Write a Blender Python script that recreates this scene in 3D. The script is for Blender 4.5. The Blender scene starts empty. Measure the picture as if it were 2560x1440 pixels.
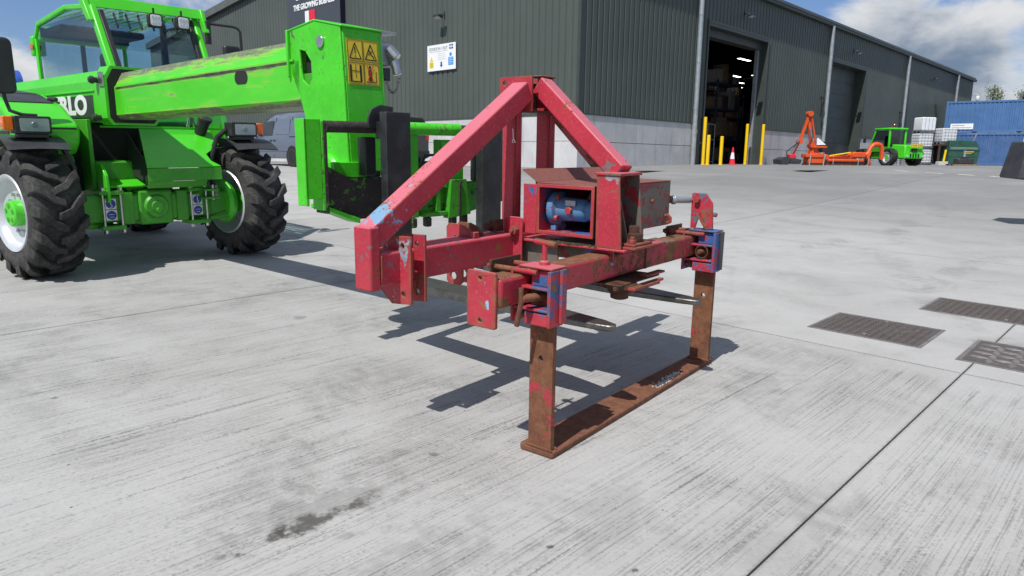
import bpy, bmesh, math, random
import numpy as np
from math import sin, cos, tan, pi, radians, hypot, atan2, sqrt
from mathutils import Vector, Matrix
from mathutils.geometry import tessellate_polygon

random.seed(7)
S = bpy.context.scene
COL = S.collection

# ------------------------------------------------------------------ camera
PITCH, ROLL, CAMH = radians(10.52), radians(0.76), 1.30
_f = Vector((0, cos(PITCH), -sin(PITCH)))
_r = Vector((1, 0, 0))
_d = _f.cross(_r)
_X = _r * cos(ROLL) - _d * sin(ROLL)
_Y = _r * sin(ROLL) + _d * cos(ROLL)
cam = bpy.data.objects.new('camera', bpy.data.cameras.new('camera'))
COL.objects.link(cam)
_m = Matrix((_X, -_Y, -_f)).transposed().to_4x4()
_m.translation = (0, 0, CAMH)
cam.matrix_world = _m
cam.data.sensor_width = 36
cam.data.lens = 1739.0 / 2560 * 36
cam.data.clip_start = 0.05
cam.data.clip_end = 3000
S.camera = cam

# ------------------------------------------------------------------ sun, sky, exposure
SUN = Vector((-0.302, -0.472, 0.828)).normalized()      # towards the sun
SUN_EL = math.asin(SUN.z)
sl = bpy.data.lights.new('sun', 'SUN')
sl.energy = 5.0
sl.angle = radians(0.53)
sl.color = (1.0, 0.968, 0.925)
so = bpy.data.objects.new('sun', sl)
COL.objects.link(so)
so.rotation_euler = SUN.to_track_quat('Z', 'Y').to_euler()
so.location = (-10, -12, 30)

W = bpy.data.worlds.new('World')
S.world = W
W.use_nodes = True
wt = W.node_tree
wt.nodes.clear()


def nd(nt, t, ins=None, **props):
    n = nt.nodes.new(t)
    for k, v in props.items():
        setattr(n, k, v)
    for k, v in (ins or {}).items():
        s = n.inputs[k]
        if isinstance(v, bpy.types.NodeSocket):
            nt.links.new(v, s)
        elif isinstance(v, bpy.types.Node):
            nt.links.new(v.outputs[0], s)
        else:
            s.default_value = v
    return n


def mth(nt, op, a, b=0.0, c=0.0, clamp=False):
    return nd(nt, 'ShaderNodeMath', {0: a, 1: b, 2: c}, operation=op, use_clamp=clamp).outputs[0]


def mix(nt, f, a, b, blend='MIX'):
    def c4(x):
        return (*x, 1) if isinstance(x, tuple) and len(x) == 3 else x
    return nd(nt, 'ShaderNodeMix', {0: f, 6: c4(a), 7: c4(b)}, data_type='RGBA', blend_type=blend).outputs[2]


def ramp(nt, x, lo, hi, a=0.0, b=1.0, smooth=True):
    return nd(nt, 'ShaderNodeMapRange', {0: x, 1: lo, 2: hi, 3: a, 4: b},
              interpolation_type='SMOOTHSTEP' if smooth else 'LINEAR').outputs[0]


def noise(nt, co, scale, detail=4.0, rough=0.55, dist=0.0):
    return nd(nt, 'ShaderNodeTexNoise', {'Vector': co, 'Scale': scale, 'Detail': detail,
                                         'Roughness': rough, 'Distortion': dist}).outputs[0]


sky = nd(wt, 'ShaderNodeTexSky', sky_type='NISHITA', sun_disc=False, sun_elevation=SUN_EL,
         sun_rotation=atan2(SUN.x, SUN.y), altitude=60, air_density=1.0, dust_density=0.6, ozone_density=1.6)
tc = nd(wt, 'ShaderNodeTexCoord')
dirv = tc.outputs['Generated']
cv = nd(wt, 'ShaderNodeMapping', {0: dirv, 'Location': (9.2, 0.4, 3.7), 'Scale': (1.0, 1.0, 2.1)}).outputs[0]
cl_big = noise(wt, cv, 2.9, 2.0, 0.5, 0.15)
cl_fine = noise(wt, cv, 6.5, 9.0, 0.57, 0.25)
cl = mth(wt, 'ADD', mth(wt, 'MULTIPLY', cl_big, 0.60), mth(wt, 'MULTIPLY', cl_fine, 0.40))
mask = ramp(wt, cl, 0.462, 0.535)
cv2 = nd(wt, 'ShaderNodeMapping', {0: dirv, 'Location': (9.2, 0.4, 3.77), 'Scale': (1.0, 1.0, 2.1)}).outputs[0]
below = mth(wt, 'ADD', mth(wt, 'MULTIPLY', noise(wt, cv2, 2.9, 2.0, 0.5, 0.15), .6), mth(wt, 'MULTIPLY', noise(wt, cv2, 6.5, 6.0, 0.57, 0.25), .4))
thick = ramp(wt, mth(wt, 'ADD', mth(wt, 'MULTIPLY', cl, 0.35), mth(wt, 'MULTIPLY', below, 0.65)), 0.47, 0.60)
cloudc = mix(wt, thick, (16.5, 16.8, 17.2), (3.8, 5.4, 7.8))
skyc = mix(wt, mask, mix(wt, 1.0, sky.outputs[0], (1.55, 1.80, 2.30), 'MULTIPLY'), cloudc)
bg = nd(wt, 'ShaderNodeBackground', {0: skyc, 1: 0.045})
nd(wt, 'ShaderNodeOutputWorld', {0: bg.outputs[0]})

S.view_settings.view_transform = 'Standard'
S.view_settings.look = 'None'
S.view_settings.exposure = 0.0
S.view_settings.gamma = 1.0
S.view_settings.use_curve_mapping = False
S.render.engine = 'CYCLES'
S.render.resolution_x, S.render.resolution_y = 1024, 576


# ------------------------------------------------------------------ mesh helpers
class MB:
    def __init__(s):
        s.v, s.f = [], []

    def add(s, vs, fs):
        o = len(s.v)
        s.v += [tuple(p) for p in vs]
        s.f += [tuple(i + o for i in f) for f in fs]
        return s

    def hexa(s, p):
        return s.add(p, [(0, 1, 2, 3), (4, 7, 6, 5), (0, 4, 5, 1), (1, 5, 6, 2), (2, 6, 7, 3), (3, 7, 4, 0)])

    def bx(s, x0, x1, y0, y1, z0, z1):
        return s.hexa([(x0, y0, z0), (x1, y0, z0), (x1, y1, z0), (x0, y1, z0),
                       (x0, y0, z1), (x1, y0, z1), (x1, y1, z1), (x0, y1, z1)])

    def pr(s, pts, ax, a0, a1, holes=()):
        """prism of a polygon (with holes) in the plane across axis ax"""
        loops = [list(pts)] + [list(h) for h in holes]
        flat = [p for l in loops for p in l]

        def P(p, a):
            return (a, p[0], p[1]) if ax == 'x' else (p[0], a, p[1]) if ax == 'y' else (p[0], p[1], a)
        n = len(flat)
        vs = [P(p, a0) for p in flat] + [P(p, a1) for p in flat]
        fs = []
        if holes:
            for t in tessellate_polygon([[Vector((p[0], p[1], 0)) for p in l] for l in loops]):
                fs += [tuple(t), tuple(i + n for i in reversed(t))]
        else:
            fs += [tuple(range(n)), tuple(range(2 * n - 1, n - 1, -1))]
        o = 0
        for l in loops:
            k = len(l)
            fs += [(o + i, o + (i + 1) % k, o + (i + 1) % k + n, o + i + n) for i in range(k)]
            o += k
        return s.add(vs, fs)

    def beam(s, p0, p1, w, h, up=(0, 0, 1)):
        p0, p1 = Vector(p0), Vector(p1)
        d = (p1 - p0).normalized()
        a = d.cross(Vector(up)).normalized()
        b = a.cross(d).normalized()
        q = []
        for p in (p0, p1):
            q += [p - a * w / 2 - b * h / 2, p + a * w / 2 - b * h / 2, p + a * w / 2 + b * h / 2, p - a * w / 2 + b * h / 2]
        return s.hexa(q)

    def cyl(s, p0, p1, r, r1=None, n=16, cap=True):
        p0, p1 = Vector(p0), Vector(p1)
        d = (p1 - p0).normalized()
        a = d.orthogonal().normalized()
        b = d.cross(a)
        r1 = r if r1 is None else r1
        vs = [p + (a * cos(2 * pi * i / n) + b * sin(2 * pi * i / n)) * rr for p, rr in ((p0, r), (p1, r1)) for i in range(n)]
        fs = [(i, (i + 1) % n, (i + 1) % n + n, i + n) for i in range(n)]
        if cap:
            fs += [tuple(range(n)), tuple(range(n, 2 * n))]
        return s.add(vs, fs)

    def tube(s, pts, r, n=8, cap=True):
        pts = [Vector(p) for p in pts]
        a = None
        vs = []
        for i, p in enumerate(pts):
            d = (pts[min(i + 1, len(pts) - 1)] - pts[max(i - 1, 0)]).normalized()
            a = d.orthogonal().normalized() if a is None else (a - d * a.dot(d)).normalized()
            b = d.cross(a)
            vs += [p + (a * cos(2 * pi * k / n) + b * sin(2 * pi * k / n)) * r for k in range(n)]
        fs = []
        for i in range(len(pts) - 1):
            fs += [(i * n + k, i * n + (k + 1) % n, (i + 1) * n + (k + 1) % n, (i + 1) * n + k) for k in range(n)]
        if cap:
            fs += [tuple(range(n)), tuple(range((len(pts) - 1) * n, len(pts) * n))]
        return s.add(vs, fs)

    def lathe(s, prof, c, axis='y', n=32, closed=False):
        vs, fs = [], []
        k = len(prof)
        for i in range(n):
            t = 2 * pi * i / n
            for r, a in prof:
                if axis == 'y':
                    vs.append((c[0] + r * cos(t), c[1] + a, c[2] + r * sin(t)))
                elif axis == 'z':
                    vs.append((c[0] + r * cos(t), c[1] + r * sin(t), c[2] + a))
                else:
                    vs.append((c[0] + a, c[1] + r * cos(t), c[2] + r * sin(t)))
        for i in range(n):
            j = (i + 1) % n
            for q in range(k if closed else k - 1):
                w = (q + 1) % k
                fs.append((i * k + q, i * k + w, j * k + w, j * k + q))
        return s.add(vs, fs)

    def hexnut(s, p0, p1, r):
        return s.cyl(p0, p1, r, n=6)

    def grid(s, fn, nu, nv):
        vs = [fn(i / nu, j / nv) for j in range(nv + 1) for i in range(nu + 1)]
        fs = [(j * (nu + 1) + i, j * (nu + 1) + i + 1, (j + 1) * (nu + 1) + i + 1, (j + 1) * (nu + 1) + i)
              for j in range(nv) for i in range(nu)]
        return s.add(vs, fs)

    def build(s, name, mat, parent=None, bev=0.0, seg=2, ang=35, fix=True):
        me = bpy.data.meshes.new(name)
        me.from_pydata(s.v, [], s.f)
        if fix:
            bm = bmesh.new()
            bm.from_mesh(me)
            bmesh.ops.recalc_face_normals(bm, faces=bm.faces)
            bm.to_mesh(me)
            bm.free()
        me.polygons.foreach_set('use_smooth', [True] * len(me.polygons))
        me.set_sharp_from_angle(angle=radians(ang))
        me.materials.append(mat)
        o = bpy.data.objects.new(name, me)
        COL.objects.link(o)
        o.parent = parent
        if bev:
            b = o.modifiers.new('bevel', 'BEVEL')
            b.width, b.segments, b.limit_method, b.angle_limit = bev, seg, 'ANGLE', radians(40)
        return o


def tag(o, label=None, cat=None, group=None, kind=None):
    if label:
        o['label'] = label
    if cat:
        o['category'] = cat
    if group:
        o['group'] = group
    if kind:
        o['kind'] = kind
    return o


def empty(name, label, cat, loc=(0, 0, 0), rz=0.0, group=None, mat=None):
    o = bpy.data.objects.new(name, None)
    COL.objects.link(o)
    if mat is not None:
        o.matrix_world = mat
    else:
        o.location = loc
        o.rotation_euler = (0, 0, rz)
    o.empty_display_size = 0.2
    return tag(o, label, cat, group)


def frame(O, X, Y, Z):
    m = Matrix((Vector(X), Vector(Y), Vector(Z))).transposed().to_4x4()
    m.translation = O
    return m


def copy_tree(o, parent=None):
    c = o.copy()
    COL.objects.link(c)
    if parent is not None:
        c.parent = parent
    for ch in list(o.children):
        copy_tree(ch, c)
    return c


def circ(cx, cy, r, n=14):
    return [(cx + r * cos(2 * pi * i / n), cy + r * sin(2 * pi * i / n)) for i in range(n)]


def rrect(x0, x1, y0, y1, r, n=4):
    p = []
    for cx, cy, a in ((x1 - r, y1 - r, 0), (x0 + r, y1 - r, pi / 2), (x0 + r, y0 + r, pi), (x1 - r, y0 + r, 1.5 * pi)):
        p += [(cx + r * cos(a + pi / 2 * i / n), cy + r * sin(a + pi / 2 * i / n)) for i in range(n + 1)]
    return p


def text(name, body, size, mat, parent, m, ext=0.002, sx=1.0, align='CENTER', sp=1.0, bold=0.0):
    cu = bpy.data.curves.new(name, 'FONT')
    cu.body, cu.size, cu.extrude = body, size, ext
    cu.align_x, cu.align_y, cu.space_character = align, 'CENTER', sp
    cu.offset = bold
    t = bpy.data.objects.new(name, cu)
    COL.objects.link(t)
    dg = bpy.context.evaluated_depsgraph_get()
    me = bpy.data.meshes.new_from_object(t.evaluated_get(dg))
    bpy.data.objects.remove(t)
    me.transform(m @ Matrix.Diagonal((sx, 1, 1, 1)))
    me.materials.clear()
    me.materials.append(mat)
    me.name = name
    o = bpy.data.objects.new(name, me)
    COL.objects.link(o)
    o.parent = parent
    return o


# ------------------------------------------------------------------ materials
MATS = {}


def newmat(name):
    m = bpy.data.materials.new(name)
    m.use_nodes = True
    nt = m.node_tree
    nt.nodes.clear()
    b = nd(nt, 'ShaderNodeBsdfPrincipled')
    nd(nt, 'ShaderNodeOutputMaterial', {0: b.outputs[0]})
    MATS[name] = m
    return m, nt, b


def bump(nt, h, strength, dist, b):
    n = nd(nt, 'ShaderNodeBump', {'Height': h, 'Strength': strength, 'Distance': dist})
    nt.links.new(n.outputs[0], b.inputs['Normal'])
    return n


def setin(nt, b, **k):
    names = dict(col='Base Color', rough='Roughness', metal='Metallic', spec='Specular IOR Level', coat='Coat Weight',
                 trans='Transmission Weight', ior='IOR', alpha='Alpha', emi='Emission Color', emis='Emission Strength')
    for a, v in k.items():
        s = b.inputs[names[a]]
        if isinstance(v, bpy.types.NodeSocket):
            nt.links.new(v, s)
        elif isinstance(v, tuple) and len(v) == 3:
            s.default_value = (*v, 1)
        else:
            s.default_value = v


def plain(name, col, rough=0.5, metal=0.0, var=0.12, scale=6.0, bmp=0.0, coat=0.0, dirt=0.0, dirtc=(.12, .1, .08), spec=0.5):
    m, nt, b = newmat(name)
    co = nd(nt, 'ShaderNodeTexCoord').outputs['Object']
    n1 = noise(nt, co, scale, 6.0, 0.6)
    n2 = noise(nt, co, scale * 7, 4.0, 0.6)
    c = mix(nt, ramp(nt, n1, .3, .7), tuple(x * (1 - var) for x in col), tuple(min(1, x * (1 + var)) for x in col))
    if dirt:
        c = mix(nt, mth(nt, 'MULTIPLY', ramp(nt, mth(nt, 'ADD', mth(nt, 'MULTIPLY', n1, .6), mth(nt, 'MULTIPLY', n2, .4)), .48, .62), dirt), c, dirtc)
    setin(nt, b, col=c, rough=mth(nt, 'ADD', rough - .08, mth(nt, 'MULTIPLY', n2, .16)), metal=metal, coat=coat, spec=spec)
    if bmp:
        bump(nt, n2, bmp, .01, b)
    return m


def worn(name, paint, under, rust=(.14, .045, .018), rust2=(.26, .105, .04), chip=.5, rst=.5, top=0.0, edge=.5, scale=1.0,
         rough=.42, top_pink=0.0, low=None, er=.012, patches=()):
    """paint that has chipped to an older coat and rusted, most on edges (and on flat tops)"""
    m, nt, b = newmat(name)
    tc = nd(nt, 'ShaderNodeTexCoord')
    co = tc.outputs['Object']
    geo = nd(nt, 'ShaderNodeNewGeometry')
    n1 = noise(nt, co, 5 * scale, 8.0, .62, .35)
    n2 = noise(nt, co, 17 * scale, 8.0, .65, .5)
    n3 = noise(nt, co, 70 * scale, 5.0, .6)
    n4 = noise(nt, co, 2.2 * scale, 4.0, .5)
    n5 = noise(nt, co, 260 * scale, 3.0, .6)
    edgem = 0.0
    if edge:
        bv = nd(nt, 'ShaderNodeBevel', {'Radius': er}, samples=4)
        dt = nd(nt, 'ShaderNodeVectorMath', {0: bv.outputs[0], 1: geo.outputs['Normal']}, operation='DOT_PRODUCT').outputs['Value']
        edgem = mth(nt, 'MULTIPLY', ramp(nt, dt, .995, .86), edge)
    pc = mix(nt, ramp(nt, n1, .3, .7), tuple(x * .86 for x in paint), tuple(min(1, x * 1.1) for x in paint))
    pc = mix(nt, mth(nt, 'MULTIPLY', ramp(nt, n3, .5, .8), .16), pc, (.62, .42, .42))
    if top_pink:  # upward faces mixed towards pale pink
        nzf = nd(nt, 'ShaderNodeSeparateXYZ', {0: geo.outputs['Normal']}).outputs[2]
        pc = mix(nt, mth(nt, 'MULTIPLY', ramp(nt, nzf, .2, .8), top_pink), pc, (.60, .20, .25))
    # chips to the older coat
    cm = ramp(nt, mth(nt, 'ADD', mth(nt, 'ADD', mth(nt, 'MULTIPLY', n2, .55), mth(nt, 'MULTIPLY', n4, .45)), mth(nt, 'MULTIPLY', edgem, .05) if edge else 0.0),
              .66 - .16 * chip, .672 - .16 * chip)
    c = mix(nt, cm, pc, mix(nt, ramp(nt, n1, .4, .6), under, tuple(x * .55 + .03 for x in under)))
    for (pcx, pr_, pcol) in patches:
        dv = nd(nt, 'ShaderNodeVectorMath', {0: nd(nt, 'ShaderNodeVectorMath', {0: co, 1: pcx}, operation='SUBTRACT').outputs[0], 1: pr_}, operation='DIVIDE').outputs[0]
        ln = nd(nt, 'ShaderNodeVectorMath', {0: dv}, operation='LENGTH').outputs['Value']
        ln = mth(nt, 'ADD', ln, mth(nt, 'MULTIPLY', mth(nt, 'SUBTRACT', n2, .5), 3.2))
        c = mix(nt, ramp(nt, ln, .95, .88), c, pcol)
    fs = ramp(nt, mth(nt, 'ADD', mth(nt, 'MULTIPLY', noise(nt, co, 48 * scale, 5.0, .62, .4), .65), mth(nt, 'MULTIPLY', n1, .35)), .60, .625)
    c = mix(nt, mth(nt, 'MULTIPLY', fs, .85), c, mix(nt, ramp(nt, n4, .45, .55), tuple(x * .7 for x in rust2), tuple(x * .9 for x in rust2)))
    # rust
    rs = mth(nt, 'ADD', mth(nt, 'MULTIPLY', n1, .5), mth(nt, 'MULTIPLY', n2, .3))
    rs = mth(nt, 'ADD', rs, mth(nt, 'MULTIPLY', n3, .2))
    if edge:
        rs = mth(nt, 'ADD', rs, mth(nt, 'MULTIPLY', edgem, .17))
    if top:
        nz = nd(nt, 'ShaderNodeSeparateXYZ', {0: geo.outputs['Normal']}).outputs[2]
        rs = mth(nt, 'ADD', rs, mth(nt, 'MULTIPLY', ramp(nt, nz, .55, .95), top))
    if low is not None:
        pz = nd(nt, 'ShaderNodeSeparateXYZ', {0: co}).outputs[2]
        rs = mth(nt, 'ADD', rs, ramp(nt, pz, low[0], low[1], low[2], 0.0))
    rm = ramp(nt, rs, .74 - .36 * rst, .77 - .36 * rst)
    rc = mix(nt, ramp(nt, n2, .35, .65), rust, rust2)
    rc = mix(nt, ramp(nt, n3, .55, .75), rc, tuple(x * .45 for x in rust))
    c = mix(nt, rm, c, rc)
    setin(nt, b, col=c, rough=mix(nt, rm, mix(nt, n3, (rough - .08,) * 3, (rough + .14,) * 3), (.88, .88, .88)), spec=.42)
    h = mth(nt, 'SUBTRACT', mth(nt, 'MULTIPLY', n1, .25), mth(nt, 'MULTIPLY', mth(nt, 'MAXIMUM', cm, rm), .6))
    h = mth(nt, 'ADD', h, mth(nt, 'MULTIPLY', mth(nt, 'MULTIPLY', n5, rm), .9))
    h = mth(nt, 'ADD', h, mth(nt, 'MULTIPLY', n3, .18))
    bump(nt, h, .55, .004, b)
    return m


RED = (.43, .030, .052)
BLU = (.035, .13, .36)
red = worn('red_paint', RED, (.17, .15, .15), chip=.44, rst=.47, edge=1.1, top_pink=.55)
redbrace = worn('red_paint_brace', RED, (.20, .15, .15), chip=.40, rst=.45, edge=1.1, top_pink=.6,
                patches=(((-.25, .65, .985), (.085, .06, .07), (.17, .31, .46)), ((-.08, .64, 1.09), (.022, .03, .02), (.24, .30, .42))))
redplate = worn('red_plate_rust_bordered', RED, (.30, .40, .48), rust=(.15, .055, .028), rust2=(.27, .115, .05), chip=.46, rst=.50, edge=1.5, er=.030, top_pink=.3,
                patches=(((-.206, .105, .672), (.03, .014, .022), (.26, .46, .62)),))
redchip = worn('red_paint_chipped', RED, (.10, .17, .25), chip=.66, rst=.46, edge=.8, scale=1.2, top_pink=.35)
redrust = worn('red_paint_rusting', RED, (.22, .19, .12), rust=(.13, .05, .026), rust2=(.21, .092, .045), chip=.46, rst=.67, top=.24, edge=1.0)
rustm = worn('rusted_steel', (.20, .07, .034), (.15, .06, .035), rust=(.125, .049, .028), rust2=(.195, .082, .042), chip=.3, rst=1.05, edge=.3, scale=1.3, rough=.8)
legm = worn('rusted_leg_with_paint_remains', RED, (.05, .10, .25), rust=(.125, .050, .027), rust2=(.205, .088, .042), chip=.2, rst=.88, edge=.2)
bluered = worn('blue_paint_under_red', RED, (.03, .12, .36), chip=.95, rst=.46, edge=.9, scale=1.25)
bluem = worn('blue_motor_paint', (.09, .24, .43), (.36, .03, .06), chip=.58, rst=.34, edge=.4, scale=1.4)
greyred = worn('grey_panel_with_red_remains', (.135, .125, .105), (.28, .030, .036), chip=1.12, rst=.58, edge=.5, scale=.9)
darkrust = worn('dark_rust_steel', (.07, .028, .02), (.12, .02, .02), rust=(.06, .028, .018), rust2=(.11, .05, .028), chip=.4, rst=.75, edge=.3)
dustyred = worn('dusty_red_brown_lid', (.21, .075, .060), (.14, .06, .045), rust=(.10, .05, .035), rust2=(.17, .085, .06), chip=.4, rst=.5, edge=.5, rough=.65)
GRN = (.058, .56, .014)
green = plain('green_paint', GRN, .36, var=.09, scale=2.0, coat=.15, dirt=.22, dirtc=(.13, .34, .06))
greenw = worn('green_paint_scuffed', GRN, (.12, .13, .09), rust=(.06, .05, .035), rust2=(.16, .12, .07), chip=.24, rst=.26, edge=.6, scale=.8, rough=.34)
greend = plain('green_paint_shaded', (.05, .33, .016), .45, var=.15, scale=4.0, dirt=.25, dirtc=(.03, .05, .02))  # darker copy of the green, shade of low parts put into its colour
blacks = plain('black_fork_steel', (.022, .024, .026), .42, var=.3, scale=9, bmp=.15, dirt=.25, dirtc=(.07, .068, .062))
tinem = plain('worn_fork_steel', (.16, .155, .145), .38, metal=.75, var=.35, scale=14, bmp=.2, dirt=.5, dirtc=(.06, .055, .05))
carrg = worn('carriage_shaded_green_worn_black', (.045, .34, .012), (.028, .026, .024), rust=(.04, .032, .026), rust2=(.08, .06, .045), chip=.74, rst=.48, edge=.8, scale=.9, rough=.5)  # green darkened to carry shade; the black chips are wear
carrm = worn('carriage_black_over_green', (.030, .026, .024), (.07, .30, .02), rust=(.05, .032, .024), rust2=(.10, .07, .05), chip=.58, rst=.5, edge=.4, scale=1.1, rough=.6)
blackp = plain('black_plastic', (.022, .022, .024), .45, var=.2, scale=8, bmp=.05)
greyp = plain('dark_grey_plastic', (.034, .036, .041), .45, var=.2, scale=5, dirt=.2, dirtc=(.075, .072, .07))
galv = plain('galvanised_steel', (.42, .46, .48), .42, metal=.55, var=.14, scale=5)
chrome = plain('bright_steel', (.55, .55, .54), .25, metal=.95, var=.1, scale=20)
silver = plain('silver_rim_paint', (.62, .65, .68), .32, metal=.35, var=.05, scale=5, dirt=.2, dirtc=(.3, .28, .25))
orangel = plain('amber_lens', (.75, .13, .01), .2, var=.15, scale=30, coat=.5)
yellowp = plain('yellow_paint', (.86, .55, .005), .38, var=.06, scale=4, dirt=.12, dirtc=(.35, .22, .03))
whitep = plain('white_paint', (.80, .81, .82), .4, var=.03, scale=3)
blackm = plain('black_print', (.012, .012, .012), .5, var=.0)
bluep = plain('blue_print', (.02, .05, .30), .4, var=.05)
skyblue = plain('light_blue_print', (.02, .28, .68), .4, var=.02)
redp = plain('red_print', (.72, .02, .05), .4, var=.03)
stickery = plain('yellow_sticker', (.74, .56, .03), .4, var=.08, scale=20)


def rubber():
    m, nt, b = newmat('tyre_rubber')
    co = nd(nt, 'ShaderNodeTexCoord').outputs['Object']
    n1 = noise(nt, co, 4, 6, .6)
    n2 = noise(nt, co, 30, 6, .65)
    n3 = noise(nt, co, 140, 3, .6)
    d = ramp(nt, mth(nt, 'ADD', mth(nt, 'MULTIPLY', n1, .55), mth(nt, 'MULTIPLY', n2, .45)), .40, .66)
    c = mix(nt, d, (.024, .024, .024), (.078, .075, .070))
    setin(nt, b, col=c, rough=.75, spec=.35)
    bump(nt, mth(nt, 'ADD', mth(nt, 'MULTIPLY', n2, .5), mth(nt, 'MULTIPLY', n3, .3)), .4, .006, b)
    return m


rub = rubber()


def glassmat(name, tint=(.75, .85, .85), rough=.02):
    m, nt, b = newmat(name)
    nt.nodes.clear()
    fr = nd(nt, 'ShaderNodeFresnel', {'IOR': 1.5})
    bf = nd(nt, 'ShaderNodeNewGeometry').outputs['Backfacing']
    tr = nd(nt, 'ShaderNodeBsdfTransparent', {0: (*tint, 1)})
    gl = nd(nt, 'ShaderNodeBsdfGlossy', {0: (.9, .95, 1, 1), 'Roughness': rough})
    mx = nd(nt, 'ShaderNodeMixShader', {0: mth(nt, 'MULTIPLY', mth(nt, 'ADD', fr.outputs[0], .03), mth(nt, 'SUBTRACT', 1.0, bf)), 1: tr, 2: gl})
    nd(nt, 'ShaderNodeOutputMaterial', {0: mx.outputs[0]})
    return m


glass = glassmat('cab_glass', (.80, .88, .88))
vglass = glassmat('van_glass', (.52, .58, .58))
lampg = glassmat('lamp_glass', (.85, .88, .88), .06)


def emit(name, col, s):
    m, nt, b = newmat(name)
    setin(nt, b, col=(.8, .8, .8), emi=col, emis=s)
    return m


indoor = emit('indoor_lamp', (1.0, .97, .9), 6.0)


def cladding():
    m, nt, b = newmat('green_grey_cladding')
    co = nd(nt, 'ShaderNodeTexCoord').outputs['Object']
    n1 = noise(nt, co, .35, 5, .55)
    n2 = noise(nt, co, 9, 5, .6)
    mp = nd(nt, 'ShaderNodeMapping', {0: co, 'Scale': (5, 5, .25)})
    n3 = noise(nt, mp, 1.5, 5, .6)
    c = mix(nt, ramp(nt, n1, .3, .7), (.071, .087, .077), (.085, .101, .090))
    c = mix(nt, mth(nt, 'MULTIPLY', ramp(nt, n3, .52, .75), .22), c, (.12, .13, .115))
    setin(nt, b, col=c, rough=mth(nt, 'ADD', .42, mth(nt, 'MULTIPLY', n2, .12)), spec=.35)
    return m


clad = cladding()
trim = plain('dark_green_trim', (.045, .056, .050), .45, var=.1, scale=2)
roofm = plain('grey_roof_sheet', (.10, .11, .105), .5, var=.12, scale=1.5)
rollm = plain('dark_grey_door_panel', (.050, .060, .058), .5, var=.12, scale=1.2, dirt=.3, dirtc=(.08, .085, .08))


def concpanel():
    m, nt, b = newmat('precast_concrete_panel')
    co = nd(nt, 'ShaderNodeTexCoord').outputs['Object']
    n1 = noise(nt, co, .9, 6, .6, .2)
    n2 = noise(nt, co, 6, 6, .6)
    n3 = noise(nt, co, 60, 3, .6)
    mp = nd(nt, 'ShaderNodeMapping', {0: co, 'Scale': (2.2, 2.2, .22)})
    st = noise(nt, mp, 1.6, 5, .6)
    c = mix(nt, ramp(nt, n1, .3, .7), (.47, .475, .48), (.58, .58, .58))
    c = mix(nt, mth(nt, 'MULTIPLY', ramp(nt, st, .5, .72), .40), c, (.28, .28, .27))
    c = mix(nt, mth(nt, 'MULTIPLY', ramp(nt, n2, .55, .75), .25), c, (.34, .34, .33))
    setin(nt, b, col=c, rough=.85, spec=.3)
    bump(nt, n3, .2, .01, b)
    return m


concm = concpanel()

# ------------------------------------------------------------------ the lie of the land
BC = Vector((2.34, 26.32, 0.98))                      # outer corner of the warehouse at its foot
AZ = radians(44.0)
LW = Vector((sin(AZ), cos(AZ), 0))                    # along the long wall
LN = Vector((cos(AZ), -sin(AZ), 0))                   # out of the long wall
SL = 0.025


def g(x, y):
    """height of the yard: a gentle fall towards the camera, flatter by the buildings"""
    near = SL * y
    far = float(np.interp(x, [-60, 2.3, 8, 20, 40, 200], [.96, .98, 1.15, 1.19, 1.27, 2.0]))
    t = min(1, max(0, (y - 8.0) / 18.3))
    t = t - sin(2 * pi * t) / (2 * pi) * .35
    z8 = SL * 8
    return near if y <= 8 else z8 + (far - z8) * t


def yab(a, b):
    p = BC + LW * a + LN * b
    return p.x, p.y


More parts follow.
